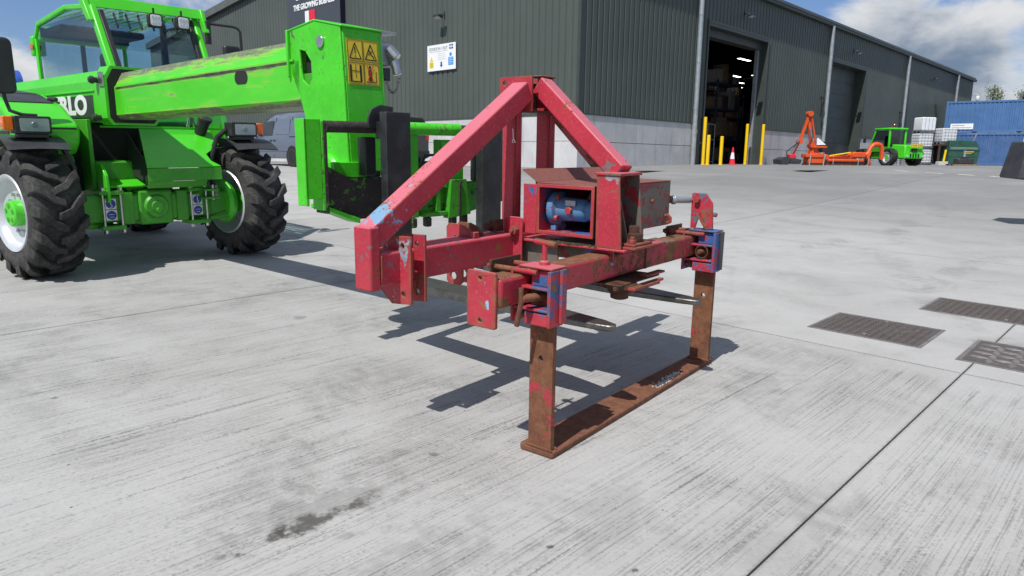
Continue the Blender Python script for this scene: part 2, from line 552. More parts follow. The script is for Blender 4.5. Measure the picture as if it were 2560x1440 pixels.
def concrete_ground():
    m, nt, b = newmat('brushed_concrete')
    geo = nd(nt, 'ShaderNodeNewGeometry')
    pos = nd(nt, 'ShaderNodeVectorMath', {0: geo.outputs['Position'], 1: tuple(BC)}, operation='SUBTRACT').outputs[0]
    a = nd(nt, 'ShaderNodeVectorMath', {0: pos, 1: tuple(LW)}, operation='DOT_PRODUCT').outputs['Value']
    bb = nd(nt, 'ShaderNodeVectorMath', {0: pos, 1: tuple(LN)}, operation='DOT_PRODUCT').outputs['Value']

    def cvec(x, y, z=0.0):
        return nd(nt, 'ShaderNodeCombineXYZ', {0: x, 1: y, 2: z}).outputs[0]
    wob = mth(nt, 'MULTIPLY', noise(nt, cvec(mth(nt, 'MULTIPLY', a, .5), mth(nt, 'MULTIPLY', bb, .5)), 1.0, 2.0), .05)
    bw = mth(nt, 'ADD', bb, wob)
    br = noise(nt, cvec(mth(nt, 'MULTIPLY', a, 1.5), mth(nt, 'MULTIPLY', bw, 118.0)), 1.0, 3.0, .65)
    br2 = noise(nt, cvec(mth(nt, 'MULTIPLY', a, .9), mth(nt, 'MULTIPLY', bw, 46.0), 3.0), 1.0, 4.0, .62)
    br3 = noise(nt, cvec(mth(nt, 'MULTIPLY', a, .5), mth(nt, 'MULTIPLY', bw, 7.0), 7.0), 1.0, 3.0, .6)
    n0 = noise(nt, pos, .35, 5.0, .55, .3)
    n1 = noise(nt, pos, 1.3, 8.0, .66, .5)
    n2 = noise(nt, pos, 9.0, 7.0, .66)
    n3 = noise(nt, pos, 70.0, 5.0, .65)
    n4 = noise(nt, pos, 240.0, 3.0, .6)
    inb = ramp(nt, a, -15.98, -16.25)                        # the brushed bay in front of the cross joint
    edge = ramp(nt, mth(nt, 'ABSOLUTE', mth(nt, 'SUBTRACT', bb, 15.78)), .03, .09)
    str_ = mth(nt, 'MULTIPLY', mth(nt, 'ADD', mth(nt, 'MULTIPLY', inb, .85), .12), edge)
    str_ = mth(nt, 'MULTIPLY', str_, ramp(nt, mth(nt, 'ADD', mth(nt, 'MULTIPLY', n1, .6), mth(nt, 'MULTIPLY', br3, .4)), .36, .60, .25, 1.0))
    grain = mth(nt, 'ADD', mth(nt, 'MULTIPLY', n3, .55), mth(nt, 'MULTIPLY', n2, .45))
    lines = mth(nt, 'MULTIPLY', ramp(nt, mth(nt, 'ADD', br, mth(nt, 'MULTIPLY', mth(nt, 'SUBTRACT', n3, .5), .35)), .50, .68), str_)
    lines2 = mth(nt, 'MULTIPLY', ramp(nt, mth(nt, 'ADD', br2, mth(nt, 'MULTIPLY', mth(nt, 'SUBTRACT', n3, .5), .45)), .57, .72), str_)
    c = mix(nt, ramp(nt, n0, .3, .7), (.345, .341, .328), (.395, .391, .377))
    c = mix(nt, mth(nt, 'MULTIPLY', ramp(nt, n1, .45, .72), .50), c, (.235, .231, .220))
    c = mix(nt, mth(nt, 'MULTIPLY', ramp(nt, n1, .50, .30), .25), c, (.47, .47, .465))
    c = mix(nt, mth(nt, 'MULTIPLY', ramp(nt, n2, .5, .75), .30), c, (.47, .468, .46))
    c = mix(nt, mth(nt, 'MULTIPLY', ramp(nt, grain, .52, .68), .40), c, (.23, .228, .222))
    c = mix(nt, mth(nt, 'MULTIPLY', ramp(nt, grain, .46, .34), .35), c, (.52, .52, .515))
    c = mix(nt, mth(nt, 'MULTIPLY', lines, .62), c, (.13, .129, .125))
    c = mix(nt, mth(nt, 'MULTIPLY', lines2, .66), c, (.105, .104, .10))
    # darker travelled band further up the yard
    far = ramp(nt, a, -11.5, -3.5)
    c = mix(nt, mth(nt, 'MULTIPLY', mth(nt, 'MULTIPLY', far, ramp(nt, n0, .25, .6, .55, 1.0)), .80), c, (.17, .17, .168))

    # dirt along the joints
    def jd(x, x0, d):
        f = mth(nt, 'FRACT', mth(nt, 'ADD', mth(nt, 'DIVIDE', mth(nt, 'SUBTRACT', x, x0), d), .5))
        return mth(nt, 'MULTIPLY', mth(nt, 'ABSOLUTE', mth(nt, 'SUBTRACT', f, .5)), d)
    jm = mth(nt, 'MINIMUM', jd(a, -15.9, 4.85), jd(bb, 15.78, 4.70))
    jm = mth(nt, 'ADD', jm, mth(nt, 'MULTIPLY', mth(nt, 'SUBTRACT', n3, .5), .05))
    c = mix(nt, mth(nt, 'MULTIPLY', ramp(nt, jm, .016, .003), .45), c, (.13, .127, .118))
    # faint curved tyre marks
    for a0, b0, R, wdt, s in ((-27.0, 6.0, 11.2, .17, .34), (-27.0, 6.0, 9.3, .17, .30), (-6.0, 30.0, 18.6, .19, .30), (-6.0, 30.0, 16.8, .19, .28), (-30.0, 18.0, 12.6, .16, .26), (-8.0, 2.0, 11.5, .2, .30), (-12.0, 20.5, 5.6, .16, .26)):
        ra = mth(nt, 'SUBTRACT', a, a0)
        rb = mth(nt, 'SUBTRACT', bb, b0)
        rr_ = mth(nt, 'SQRT', mth(nt, 'ADD', mth(nt, 'MULTIPLY', ra, ra), mth(nt, 'MULTIPLY', rb, rb)))
        dd = mth(nt, 'ABSOLUTE', mth(nt, 'SUBTRACT', rr_, R))
        ang = mth(nt, 'MULTIPLY', mth(nt, 'ARCTAN2', ra, rb), R * 42)
        trd = mth(nt, 'ADD', .62, mth(nt, 'MULTIPLY', mth(nt, 'SINE', mth(nt, 'ADD', ang, mth(nt, 'MULTIPLY', dd, 40.0))), .38))
        mk = mth(nt, 'MULTIPLY', mth(nt, 'MULTIPLY', ramp(nt, dd, wdt, wdt * .7), trd), ramp(nt, n1, .42, .62))
        c = mix(nt, mth(nt, 'MULTIPLY', mk, s), c, (.14, .138, .13))
    # oil stains, each with its own place and outline: (a, b, half length, half width, strength)
    def stain(c, a0, b0, la, lb, s, nz):
        da = mth(nt, 'DIVIDE', mth(nt, 'SUBTRACT', a, a0), la)
        db = mth(nt, 'DIVIDE', mth(nt, 'SUBTRACT', bb, b0), lb)
        r = mth(nt, 'SQRT', mth(nt, 'ADD', mth(nt, 'MULTIPLY', da, da), mth(nt, 'MULTIPLY', db, db)))
        r = mth(nt, 'ADD', r, mth(nt, 'MULTIPLY', mth(nt, 'SUBTRACT', nz, .5), 3.4))
        r = mth(nt, 'ADD', r, mth(nt, 'MULTIPLY', mth(nt, 'SUBTRACT', grain, .5), 2.0))
        return mix(nt, mth(nt, 'MULTIPLY', ramp(nt, r, 1.05, .25), s), c, (.05, .047, .04))
    for st in ((-19.46, 14.57, .24, .055, .80), (-19.58, 14.57, .10, .05, .6), (-19.35, 14.50, .36, .20, .30), (-18.95, 14.35, .12, .07, .28),
               (-18.05, 12.0, .05, .06, .35), (-19.75, 12.62, .025, .03, .6), (-18.8, 14.45, .02, .02, .5), (-19.5, 15.05, .5, .22, .22),
               (-18.62, 15.25, .3, .25, .16), (-17.0, 15.0, .35, .2, .14), (-17.3, 11.0, 1.2, .5, .16), (-17.2, 12.6, .7, .2, .14),
               (-18.87, 15.52, .018, .016, .8), (-18.96, 15.25, .016, .014, .8), (-16.35, 14.9, .4, .3, .12)):
        c = stain(c, *st, n2)
    # fine grit specks
    vo = nd(nt, 'ShaderNodeTexVoronoi', {'Vector': pos, 'Scale': 9.0, 'Randomness': 1.0})
    spk = mth(nt, 'MULTIPLY', ramp(nt, vo.outputs['Distance'], .06, .035), ramp(nt, nd(nt, 'ShaderNodeSeparateColor', {0: vo.outputs['Color']}).outputs[0], .80, .82))
    c = mix(nt, mth(nt, 'MULTIPLY', spk, .8), c, (.07, .068, .06))
    # pale scuffs at the right of the near bay
    for a0, b0, la, lb in ((-18.05, 16.9, .05, .32), (-17.35, 16.55, .025, .2), (-17.1, 16.85, .03, .16)):
        da = mth(nt, 'DIVIDE', mth(nt, 'SUBTRACT', a, a0), la)
        db = mth(nt, 'DIVIDE', mth(nt, 'SUBTRACT', bb, b0), lb)
        r = mth(nt, 'ADD', mth(nt, 'SQRT', mth(nt, 'ADD', mth(nt, 'MULTIPLY', da, da), mth(nt, 'MULTIPLY', db, db))), mth(nt, 'MULTIPLY', mth(nt, 'SUBTRACT', n2, .5), 2.5))
        c = mix(nt, mth(nt, 'MULTIPLY', ramp(nt, r, 1.0, .2), .5), c, (.72, .72, .71))
    oi = nd(nt, 'ShaderNodeObjectInfo').outputs['Random']
    c = mix(nt, 1.0, c, mix(nt, oi, (.93, .93, .93), (1.03, 1.03, 1.03)), 'MULTIPLY')
    setin(nt, b, col=c, rough=.78, spec=.3)
    h = mth(nt, 'ADD', mth(nt, 'MULTIPLY', n3, .25), mth(nt, 'MULTIPLY', n4, .25))
    h = mth(nt, 'SUBTRACT', h, mth(nt, 'MULTIPLY', lines, .7))
    h = mth(nt, 'SUBTRACT', h, mth(nt, 'MULTIPLY', lines2, 1.0))
    bump(nt, h, .5, .005, b)
    return m


groundc = concrete_ground()
asph = plain('dark_sealed_ground', (.055, .054, .052), .85, var=.25, scale=3, bmp=.2)

xs = list(np.arange(-40, 61, 4.0))
xs = [-1500, -400, -120] + xs + [120, 400, 1500]
ys = [-60, -20] + list(np.arange(-8, 70, 3.0)) + [90, 150, 400, 1500]
mb = MB()
mb.v = [(x, y, g(x, y) - .03) for y in ys for x in xs]
nx = len(xs)
mb.f = [(j * nx + i, j * nx + i + 1, (j + 1) * nx + i + 1, (j + 1) * nx + i) for j in range(len(ys) - 1) for i in range(nx - 1)]
ground = tag(mb.build('ground', asph, fix=False), kind='structure')

JA, JB, DA, DB, GAP = -15.9, 15.78, 4.85, 4.70, .008
for i in range(-3, 14):
    for j in range(-9, 6):
        a0, a1, b0, b1 = JA + i * DA, JA + (i + 1) * DA, JB + j * DB, JB + (j + 1) * DB
        cx, cy = yab((a0 + a1) / 2, (b0 + b1) / 2)
        if (a0 > 0.2 and b1 < -7) or cy < -3.5 or abs(cx) > cy * .86 + 7 or cy > 66:
            continue
        ga = GAP / 2
        mb = MB()
        nu, nv = 4, 4

        def fn(u, v):
            x, y = yab(a0 + ga + (a1 - a0 - 2 * ga) * u, b0 + ga + (b1 - b0 - 2 * ga) * v)
            return (x, y, g(x, y))
        mb.grid(fn, nu, nv)
        k = nu + 1
        loop = [i_ for i_ in range(k)] + [r * k + nu for r in range(1, k)] + [nv * k + q for q in range(nu - 1, -1, -1)] + [r * k for r in range(nv - 1, 0, -1)]
        o = len(mb.v)
        mb.v += [(mb.v[q][0], mb.v[q][1], mb.v[q][2] - .028) for q in loop]
        mb.f += [(loop[q], loop[(q + 1) % len(loop)], o + (q + 1) % len(loop), o + q) for q in range(len(loop))]
        mb.build('concrete_slab', groundc, ground, ang=30)

# the manhole covers in the yard
castm = worn('rusty_cast_iron', (.085, .074, .068), (.14, .135, .13), rust=(.07, .050, .042), rust2=(.11, .085, .075), chip=.5, rst=.45, edge=.3, scale=1.5, rough=.6)
castf = plain('cast_iron_frame', (.16, .15, .145), .6, var=.25, scale=12)


def cover(a0, a1, b0, b1, pitch, label, big):
    x, y = yab((a0 + a1) / 2, (b0 + b1) / 2)
    nrm = Vector((0, -SL, 1)).normalized()
    X = (LW - nrm * LW.dot(nrm)).normalized()
    t = empty('manhole_cover', label, 'manhole cover', mat=frame((x, y, g(x, y)), X, nrm.cross(X), nrm), group='manhole covers')
    ha, hb = (a1 - a0) / 2, (b1 - b0) / 2
    MB().pr([(-ha, -hb), (ha, -hb), (ha, hb), (-ha, hb)], 'z', -.02, .004,
            holes=[[(-ha + .02, -hb + .02), (ha - .02, -hb + .02), (ha - .02, hb - .02), (-ha + .02, hb - .02)]]).build('rim', castf, t)
    MB().bx(-ha + .024, ha - .024, -hb + .024, hb - .024, -.02, .003).build('plate', castm, t)
    m = MB()
    nu, nv = int((2 * ha - .08) / pitch), int((2 * hb - .08) / pitch)
    for i in range(nu):
        for j in range(nv):
            for k in (0, 1):
                cx = -ha + .04 + pitch * (i + .5 + .5 * k)
                cy = -hb + .04 + pitch * (j + .5 + .5 * k)
                if cx > ha - .05 or cy > hb - .05:
                    continue
                l, w = (pitch * .46, pitch * .20)
                if k:
                    l, w = w, l
                q = [(cx - l, cy), (cx, cy - w), (cx + l, cy), (cx, cy + w)]
                m.add([(p[0], p[1], .003) for p in q] + [(cx + (p[0] - cx) * .75, cy + (p[1] - cy) * .75, .0095) for p in q],
                      [(4, 5, 6, 7), (0, 1, 5, 4), (1, 2, 6, 5), (2, 3, 7, 6), (3, 0, 4, 7)])
    tag(m.build('tread_pattern', castf if big else castm, t, fix=False), kind='stuff')
    for s in (-1, 1):
        MB().bx(s * (ha - .07) - .02, s * (ha - .07) + .02, -.012, .012, .003, .012).build('lifting_key_slot', castf, t)


cover(-15.51, -14.87, 14.72, 15.46, .052, 'rusty rectangular manhole cover with fine raised tread, beside the implement', 0)
cover(-14.27, -13.63, 15.13, 16.30, .052, 'long double manhole cover with fine tread set behind the other two', 0)
cover(-15.62, -14.98, 15.68, 16.42, .12, 'manhole cover with coarse diamond tread next to the slab joint', 1)
for a, b, l in ((2.9, 7.5, 'dark slotted drain grating in the yard in front of the open shed door'),
                (-0.6, 3.6, 'dark slotted drain grating near the concrete corner of the shed')):
    x, y = yab(a, b)
    t = empty('drain_grating', l, 'drain', (x, y, g(x, y) + .012), pi / 2 - AZ)
    MB().pr([(-.75, -.3), (.75, -.3), (.75, .3), (-.75, .3)], 'z', 0, .012, holes=[[(-.7, -.25), (.7, -.25), (.7, .25), (-.7, .25)]]).build('frame', castf, t)
    MB().bx(-.7, .7, -.25, .25, 0, .002).build('sump', blackm, t)
    for k in range(13):
        MB().bx(-.66 + k * .11, -.63 + k * .11, -.25, .25, .003, .012).build('bar', castf, t)

# ------------------------------------------------------------------ the warehouse
GWD = -LN
shed = empty('warehouse', 'long dark green corrugated steel warehouse with a low concrete base', 'building', mat=frame(BC, LW, GWD, (0, 0, 1)))
LEN, SPAN, EAV, RIDGE = 60.4, 42.0, 8.30, 21.0


def roofz(t):
    return 8.42 + (RIDGE - abs(t - RIDGE)) * .0857


def corr(name, lo, hi, z0, z1, fn, pitch=.333, dep=.038):
    pts = []
    n = max(1, int(round((hi - lo) / pitch)))
    p = (hi - lo) / n
    for i in range(n):
        x = lo + i * p
        pts += [(x, 0), (x + p * .66, 0), (x + p * .70, dep), (x + p * .91, dep)]
    pts.append((hi, 0))
    m = MB()
    for x, d in pts:
        m.v += [fn(x, d, z0), fn(x, d, z1(x) if callable(z1) else z1)]
    m.f = [(2 * i, 2 * i + 2, 2 * i + 3, 2 * i + 1) for i in range(len(pts) - 1)]
    return m.build(name, clad, shed, ang=20, fix=False)


D1A, D1B, D2A, D2B, DT = 9.15, 15.2, 24.1, 30.05, 6.33
for lo, hi, z0 in ((0.06, 8.45, 2.0), (8.45, D1A, 2.34), (D1A, D1B, DT), (D1B, D2A, 2.0), (D2A, D2B, DT), (D2B, 45.2, 2.0), (45.2, LEN, 2.0)):
    corr('wall_cladding', lo, hi, z0, EAV, lambda x, d, z: (x, d, z))
for lo, hi in ((0.06, 14.0), (14.0, 28.0), (28.0, 42.0)):
    corr('gable_cladding', lo, hi, 2.0, roofz, lambda x, d, z: (d, x, z))
MB().bx(-.035, .10, -.035, .10, 1.98, 8.5).build('corner_flashing', trim, shed, .01)
MB().bx(.1, LEN, SPAN - .1, SPAN, -.5, 8.4).build('back_wall', clad, shed)
MB().pr([(0.1, -.5), (SPAN, -.5), (SPAN, 8.4), (RIDGE, roofz(RIDGE) - .03), (0.1, 8.4)], 'x', LEN - .1, LEN).build('end_wall', clad, shed)
# drip flashing above the concrete
for lo, hi in ((0.0, 8.42), (D1B + .05, D2A - .05), (D2B + .05, LEN)):
    MB().bx(lo, hi, -.055, .05, 1.975, 2.01).build('drip_flashing', trim, shed)
MB().bx(-.055, .05, 0.06, SPAN, 1.975, 2.01).build('drip_flashing', trim, shed)
# roof
MB().hexa([(-.2, -.12, 8.42), (LEN + .2, -.12, 8.42), (LEN + .2, RIDGE, roofz(RIDGE)), (-.2, RIDGE, roofz(RIDGE)),
           (-.2, -.12, 8.55), (LEN + .2, -.12, 8.55), (LEN + .2, RIDGE, roofz(RIDGE) + .13), (-.2, RIDGE, roofz(RIDGE) + .13)]).build('roof', roofm, shed)
MB().hexa([(-.2, RIDGE + .002, roofz(RIDGE)), (LEN + .2, RIDGE + .002, roofz(RIDGE)), (LEN + .2, SPAN + .2, 8.40), (-.2, SPAN + .2, 8.40),
           (-.2, RIDGE + .002, roofz(RIDGE) + .13), (LEN + .2, RIDGE + .002, roofz(RIDGE) + .13), (LEN + .2, SPAN + .2, 8.53), (-.2, SPAN + .2, 8.53)]).build('roof', roofm, shed)
MB().bx(-.15, LEN + .35, -.205, -.02, 8.20, 8.37).bx(-.15, LEN + .35, -.235, -.195, 8.33, 8.40).build('gutter', trim, shed, .02)
for t0, t1 in ((-.1, RIDGE), (RIDGE, SPAN + .2)):
    for k in (0, 1):
        y0, y1 = (t0, t1)
        z0, z1 = roofz(max(0, y0)) + .14, roofz(min(SPAN, y1)) + .14
        dp, th = ((-.24, -.20), (-.36, .03))[0], (-.40, .03)
        if k:
            dp, th = (-.20, -.03), (-.40, -.34)
        MB().hexa([(dp[0], y0, z0 + th[0]), (dp[1], y0, z0 + th[0]), (dp[1], y1, z1 + th[0]), (dp[0], y1, z1 + th[0]),
                   (dp[0], y0, z0 + th[1]), (dp[1], y0, z0 + th[1]), (dp[1], y1, z1 + th[1]), (dp[0], y1, z1 + th[1])]).build('barge_trim', roofm, shed)
# concrete base panels, two courses
runs = [(0.09, 8.40), (D1B + .05, D2A - .35), (D2B + .35, 38.6), (38.62, 46.2), (46.22, 53.6), (53.62, LEN)]
for lo, hi in runs:
    for z0, z1, d in ((-.4, .992, .0), (1.006, 1.985, .004)):
        MB().bx(lo, hi, -.02 - d, .15, z0, z1).build('concrete_panel', concm, shed, .006)
for k in range(6):
    for z0, z1, d in ((-.4, .992, .0), (1.006, 1.985, .004)):
        MB().bx(-.02 - d, .15, (-.024 if k == 0 else k * 7 + .006), (k + 1) * 7 - .006, z0, z1).build('concrete_panel', concm, shed, .006)
# downpipes
for s in (8.12, 23.35, 38.75, 53.75):
    p = MB().cyl((s, -.17, -.3), (s, -.17, 8.22), .105, n=18)
    for z in (.6, 2.6, 4.6, 6.6):
        p.cyl((s, -.17, z), (s, -.17, z + .05), .115, n=18)
    p = p.build('downpipe', galv, shed)
    for z in (.62, 2.62, 4.62, 6.62):
        MB().bx(s - .02, s + .02, -.09, .0, z, z + .03).build('pipe_bracket', trim, p)
# door openings: reveals, leaf, roller door
for a, b_ in ((D1A, D1B), (D2A, D2B)):
    MB().bx(a - .12, a, -.06, .62, -.3, DT + .12).build('door_jamb', trim, shed, .01)
    MB().bx(b_, b_ + .12, -.06, .62, -.3, DT + .12).build('door_jamb', trim, shed, .01)
    MB().bx(a - .12, b_ + .12, -.055, .62, DT + .122, DT + .24).build('door_head', trim, shed, .01)
    MB().bx(a, b_, -.05, .60, DT, DT + .12).build('door_head', trim, shed)
MB().bx(D1B - .14, D1B - .004, .40, .60, -.1, DT - .3).build('door_guide_rail', galv, shed, .01)
MB().bx(D1A + .004, D1A + .1, .40, .60, -.1, DT - .3).build('door_guide_rail', galv, shed, .01)
MB().bx(D1A, D1B, .3, .8, DT - .35, DT).build('rolled_door_box', rollm, shed, .02)
rd = MB().bx(D2A, D2B, .62, .68, -.3, DT).build('sectional_door', rollm, shed)
for k in range(8):
    MB().bx(D2A + .01, D2B - .01, .605, .62, .05 + k * .77, .05 + k * .77 + .75).build('door_section', rollm, rd, .008)
pdm = plain('olive_door_paint', (.045, .046, .032), .45, var=.1, scale=3)
pd = MB().bx(8.50, 9.02, .0, .06, .1, 2.28).build('side_door', pdm, shed)
MB().cyl((8.93, 0, 1.15), (8.93, -.06, 1.15), .012).bx(8.83, 8.94, -.075, -.055, 1.14, 1.165).build('door_handle', chrome, pd)
MB().bx(8.42, 9.03, -.03, .08, 2.28, 2.34).build('door_lintel', trim, shed)
for z0, z1, m_ in ((1.74, 1.96, bluep), (1.60, 1.73, stickery), (1.50, 1.59, skyblue)):
    MB().bx(8.44, 8.66, -.016, -.002, z0, z1).build('door_notice', m_, pd)
# inside
inm = plain('dark_inside_floor', (.16, .16, .155), .8, var=.1)
MB().bx(.3, LEN - .3, .7, SPAN - .3, .0, .195).build('inside_floor', inm, shed)
darkw = plain('dark_store_partition', (.03, .03, .032), .8, var=.2, scale=2)
MB().bx(16, 60, 17.9, 18.0, .19, 8.6).build('store_partition', darkw, shed)
for s, t, z in ((24.0, 6.2, 5.9), (27.0, 8.2, 6.2), (33.0, 10.4, 6.5), (29.0, 7.0, 6.4), (38.0, 13.0, 6.7), (22.0, 4.6, 6.6), (19.5, 3.2, 6.9), (21.0, 5.2, 5.2)):
    l = empty('store_lamp', 'lit strip lamp hanging inside the open shed', 'lamp', tuple(shed.matrix_world @ Vector((s, t, z))), pi / 2 - AZ, group='lamps inside the shed')
    MB().bx(-.75, .75, -.14, .14, 0, .06).build('housing', galv, l)
    MB().bx(-.72, .72, -.11, .11, -.012, -.001).build('tube_panel', indoor, l)
rackm = plain('rack_steel', (.05, .06, .10), .5)
boxm = [plain('stock_box_%d' % i, c, .8, var=.2) for i, c in enumerate(((.22, .15, .09), (.09, .09, .10), (.30, .29, .27), (.05, .05, .055)))]
for r_, (s0, t0) in enumerate(((17.5, 3.6), (19.0, 5.8), (24.5, 6.8), (27.5, 9.2))):
    rk = empty('storage_rack', 'dark storage rack of boxes inside the open shed', 'rack', tuple(shed.matrix_world @ Vector((s0, t0, .195))), pi / 2 - AZ, group='racks inside the shed')
    for x in (-1.35, 1.35):
        for y in (-.45, .45):
            MB().bx(x - .04, x + .04, y - .04, y + .04, 0, 4.6).build('upright', rackm, rk)
    for z in (.15, 1.5, 3.0, 4.4):
        MB().bx(-1.35, 1.35, -.5, .5, z, z + .08).build('shelf', rackm, rk)
        x = -1.2
        while x < .95:
            w, h = random.uniform(.35, .7), random.uniform(.4, 1.05)
            MB().bx(x, x + w, -.4, .35, z + .08, z + .08 + h).build('stock_box', random.choice(boxm), rk)
            x += w + random.uniform(.05, .25)
# mesh cage with tyres behind the cone
cg = empty('mesh_trolley', 'grey wire cage trolley holding black tyres just inside the open door', 'trolley', tuple(shed.matrix_world @ Vector((12.1, 2.0, .195))), pi / 2 - AZ)
for x in np.linspace(-1.9, 1.9, 6):
    MB().cyl((x, 0, 0), (x, 0, 2.05), .02, n=8).build('upright', galv, cg)
for z in (.12, 1.25, 2.05):
    MB().cyl((-1.9, 0, z), (1.9, 0, z), .022, n=8).build('rail', galv, cg)
MB().bx(-1.9, 1.9, 0, 1.2, .1, .14).build('tray', rackm, cg)
for x in np.linspace(-1.5, 1.5, 4):
    for z in (.47, 1.16):
        MB().lathe([(.2, .26), (.31, .28), (.34, .2), (.34, .12), (.31, .04), (.2, .06)], (x, .1, z), 'y', 20, True).build('tyre', rub, cg)

# the big company sign on the gable
signm = plain('dark_slate_sign', (.050, .058, .070), .35, var=.05)
navy = plain('navy_sign_edge', (.012, .012, .045), .4, var=.05)
RS = Matrix(((0, 0, -1, 0), (-1, 0, 0, 0), (0, 1, 0, 0), (0, 0, 0, 1)))       # text on the gable: right = -t, up = z
sg = empty('company_sign', 'large dark slate sign with white lettering and striped logo on the gable', 'sign', mat=shed.matrix_world @ Matrix.Translation((-.3, 17.7, 6.78)))
MB().bx(.0, .25, -2.58, 2.58, 0, 3.6).build('sign_box', navy, sg)
MB().bx(-.012, -.001, -2.585, 2.585, .0, 3.6).build('sign_face', signm, sg)
text('lettering', 'THE GROWING BUSINESS', .40, whitep, sg, Matrix.Translation((-.03, -.1, 1.34)) @ RS, .012, .88, bold=.012)
for k in range(4):
    MB().bx(-.05, -.013, 1.42 - k * .32, 1.60 - k * .32, 1.72, 3.0).build('letter_stem', whitep, sg)
for k in range(5):
    MB().bx(-.04, -.013, .58 - k * .20, .76 - k * .20, .25, 1.08).build('logo_bar', whitep if k < 2 else redp, sg)

gs = empty('goods_sign', 'white board reading goods in out with a blue arrow on the gable wall', 'sign', mat=shed.matrix_world @ Matrix.Translation((-.07, 7.635, 4.08)))
MB().bx(-.012, .012, -.945, .945, 0, 1.09).build('board', whitep, gs)
for y in (-.6, .6):
    MB().bx(.012, .065, y - .03, y + .03, .05, 1.04).build('batten', galv, gs)


def onb(name, y0, y1, z0, z1, m_, k=0):
    return MB().bx(-.0155 - k * .003, -.0135 - k * .003, y0, y1, z0, z1).build(name, m_, gs)


text('lettering', 'GOODS IN / OUT', .17, blackm, gs, Matrix.Translation((-.015, .20, .91)) @ RS, .001, .92)
onb('underline', -.42, .80, .795, .803, blackm)
onb('logo_patch', -.78, -.53, .84, 1.03, bluep)
onb('logo_stripe', -.78, -.53, .915, .955, whitep, 1)
onb('logo_stripe', -.675, -.635, .85, 1.02, whitep, 2)
for k in range(4):
    onb('text_line', -.28, .25 - .05 * (k % 2), .70 - k * .08, .708 - k * .08, plain('grey_print', (.3, .3, .3)) if k == 0 else MATS['grey_print'])
MB().pr([(.05, .36), (-.05, .36), (-.05, .22), (-.10, .22), (0, .12), (.10, .22), (.05, .22)], 'x', -.016, -.0135).build('arrow', bluep, gs)
MB().pr([(.66, .62), (.54, .40), (.78, .40)], 'x', -.016, -.0135).build('warning_triangle', stickery, gs)
onb('caution_panel', .52, .80, .13, .37, stickery)
for k in range(4):
    onb('text_line', .57, .75, .33 - k * .05, .337 - k * .05, blackm, 1)
MB().pr(circ(-.62, .62, .08, 18), 'x', -.016, -.0135).build('mandatory_disc', skyblue, gs)
onb('instruction_panel', -.80, -.47, .18, .51, skyblue)
for k in range(4):
    onb('text_line', -.75, -.52, .45 - k * .07, .468 - k * .07, whitep, 1)
MB().bx(-.10, -.02, 4.05, 4.25, 1.35, 1.85).build('meter_box', galv, shed, .01)


def floodlight(label, m4):
    t = empty('floodlight', label, 'floodlight', mat=m4, group='floodlights on the warehouse')
    MB().bx(-.03, .03, -.02, .0, -.05, .25).build('wall_plate', blackp, t)
    MB().tube([(0, -.01, .1), (0, -.2, .12), (0, -.3, .02)], .02).build('bracket', blackp, t)
    MB().hexa([(-.2, -.50, -.02), (.2, -.50, -.02), (.2, -.28, -.10), (-.2, -.28, -.10), (-.2, -.48, .07), (.2, -.48, .07), (.2, -.24, .02), (-.2, -.24, .02)]).build('housing', blackp, t, .01)
    MB().hexa([(-.17, -.485, -.030), (.17, -.485, -.030), (.17, -.30, -.100), (-.17, -.30, -.100), (-.17, -.485, -.025), (.17, -.485, -.025), (.17, -.30, -.094), (-.17, -.30, -.094)]).build('lens', silver, t)


_gab = Matrix(((0, 1, 0, 0), (-1, 0, 0, 0), (0, 0, 1, 0), (0, 0, 0, 1)))
floodlight('small black floodlight above the white goods board', shed.matrix_world @ Matrix.Translation((-.002, 7.5, 6.25)) @ _gab)
floodlight('black floodlight above the open shed door', shed.matrix_world @ Matrix.Translation((12.45, -.002, 7.2)))
floodlight('black floodlight above the closed sectional door', shed.matrix_world @ Matrix.Translation((27.5, -.002, 7.2)))
floodlight('black floodlight over the blank wall behind the white tanks', shed.matrix_world @ Matrix.Translation((46.7, -.002, 7.2)))
cc = empty('security_camera', 'white dome security camera on the far corner of the warehouse', 'camera', mat=shed.matrix_world @ Matrix.Translation((LEN + .1, -.05, 6.7)))
MB().tube([(-.12, 0, .35), (.35, -.3, .35), (.45, -.35, .2)], .035).build('arm', whitep, cc)
MB().lathe([(0, .2), (.14, .2), (.17, .1), (.17, -.05), (.13, -.2), (0, -.27)], (.45, -.35, 0), 'z', 16).build('dome', whitep, cc)
for s, l in ((23.1, 'dark tap and hose bracket on the cladding beside the closed door'), (38.5, 'dark tap and hose bracket on the cladding between two downpipes')):
    tb = empty('wall_hook', l, 'hook', mat=shed.matrix_world @ Matrix.Translation((s - .25, -.004, 3.6)))
    MB().bx(-.06, .06, -.06, .0, .4, .6).build('plate', blackm, tb)
    MB().tube([(0, -.05, .5), (-.12, -.22, .52), (-.12, -.25, .3), (-.02, -.1, 0), (.05, -.06, -.6)], .028).build('hose', blackm, tb)

# ------------------------------------------------------------------ the red implement
NRM = Vector((0, -SL, 1)).normalized()
IO = Vector((.113, 2.78, .0695))
IU = Vector((.621, .783, .0196)).normalized()
IV = NRM.cross(IU).normalized()
IU = IV.cross(NRM).normalized()
imp = empty('tractor_implement', 'old red three point tractor implement with peeling paint standing on a rusty skid', 'farm implement', mat=frame(IO, IU, IV, NRM))
IMP = imp.matrix_world.copy()


def part(mb, name, mat, parent=imp, bev=.003, label=None, seg=2):
    return tag(mb.build(name, mat, parent, bev, seg), label)


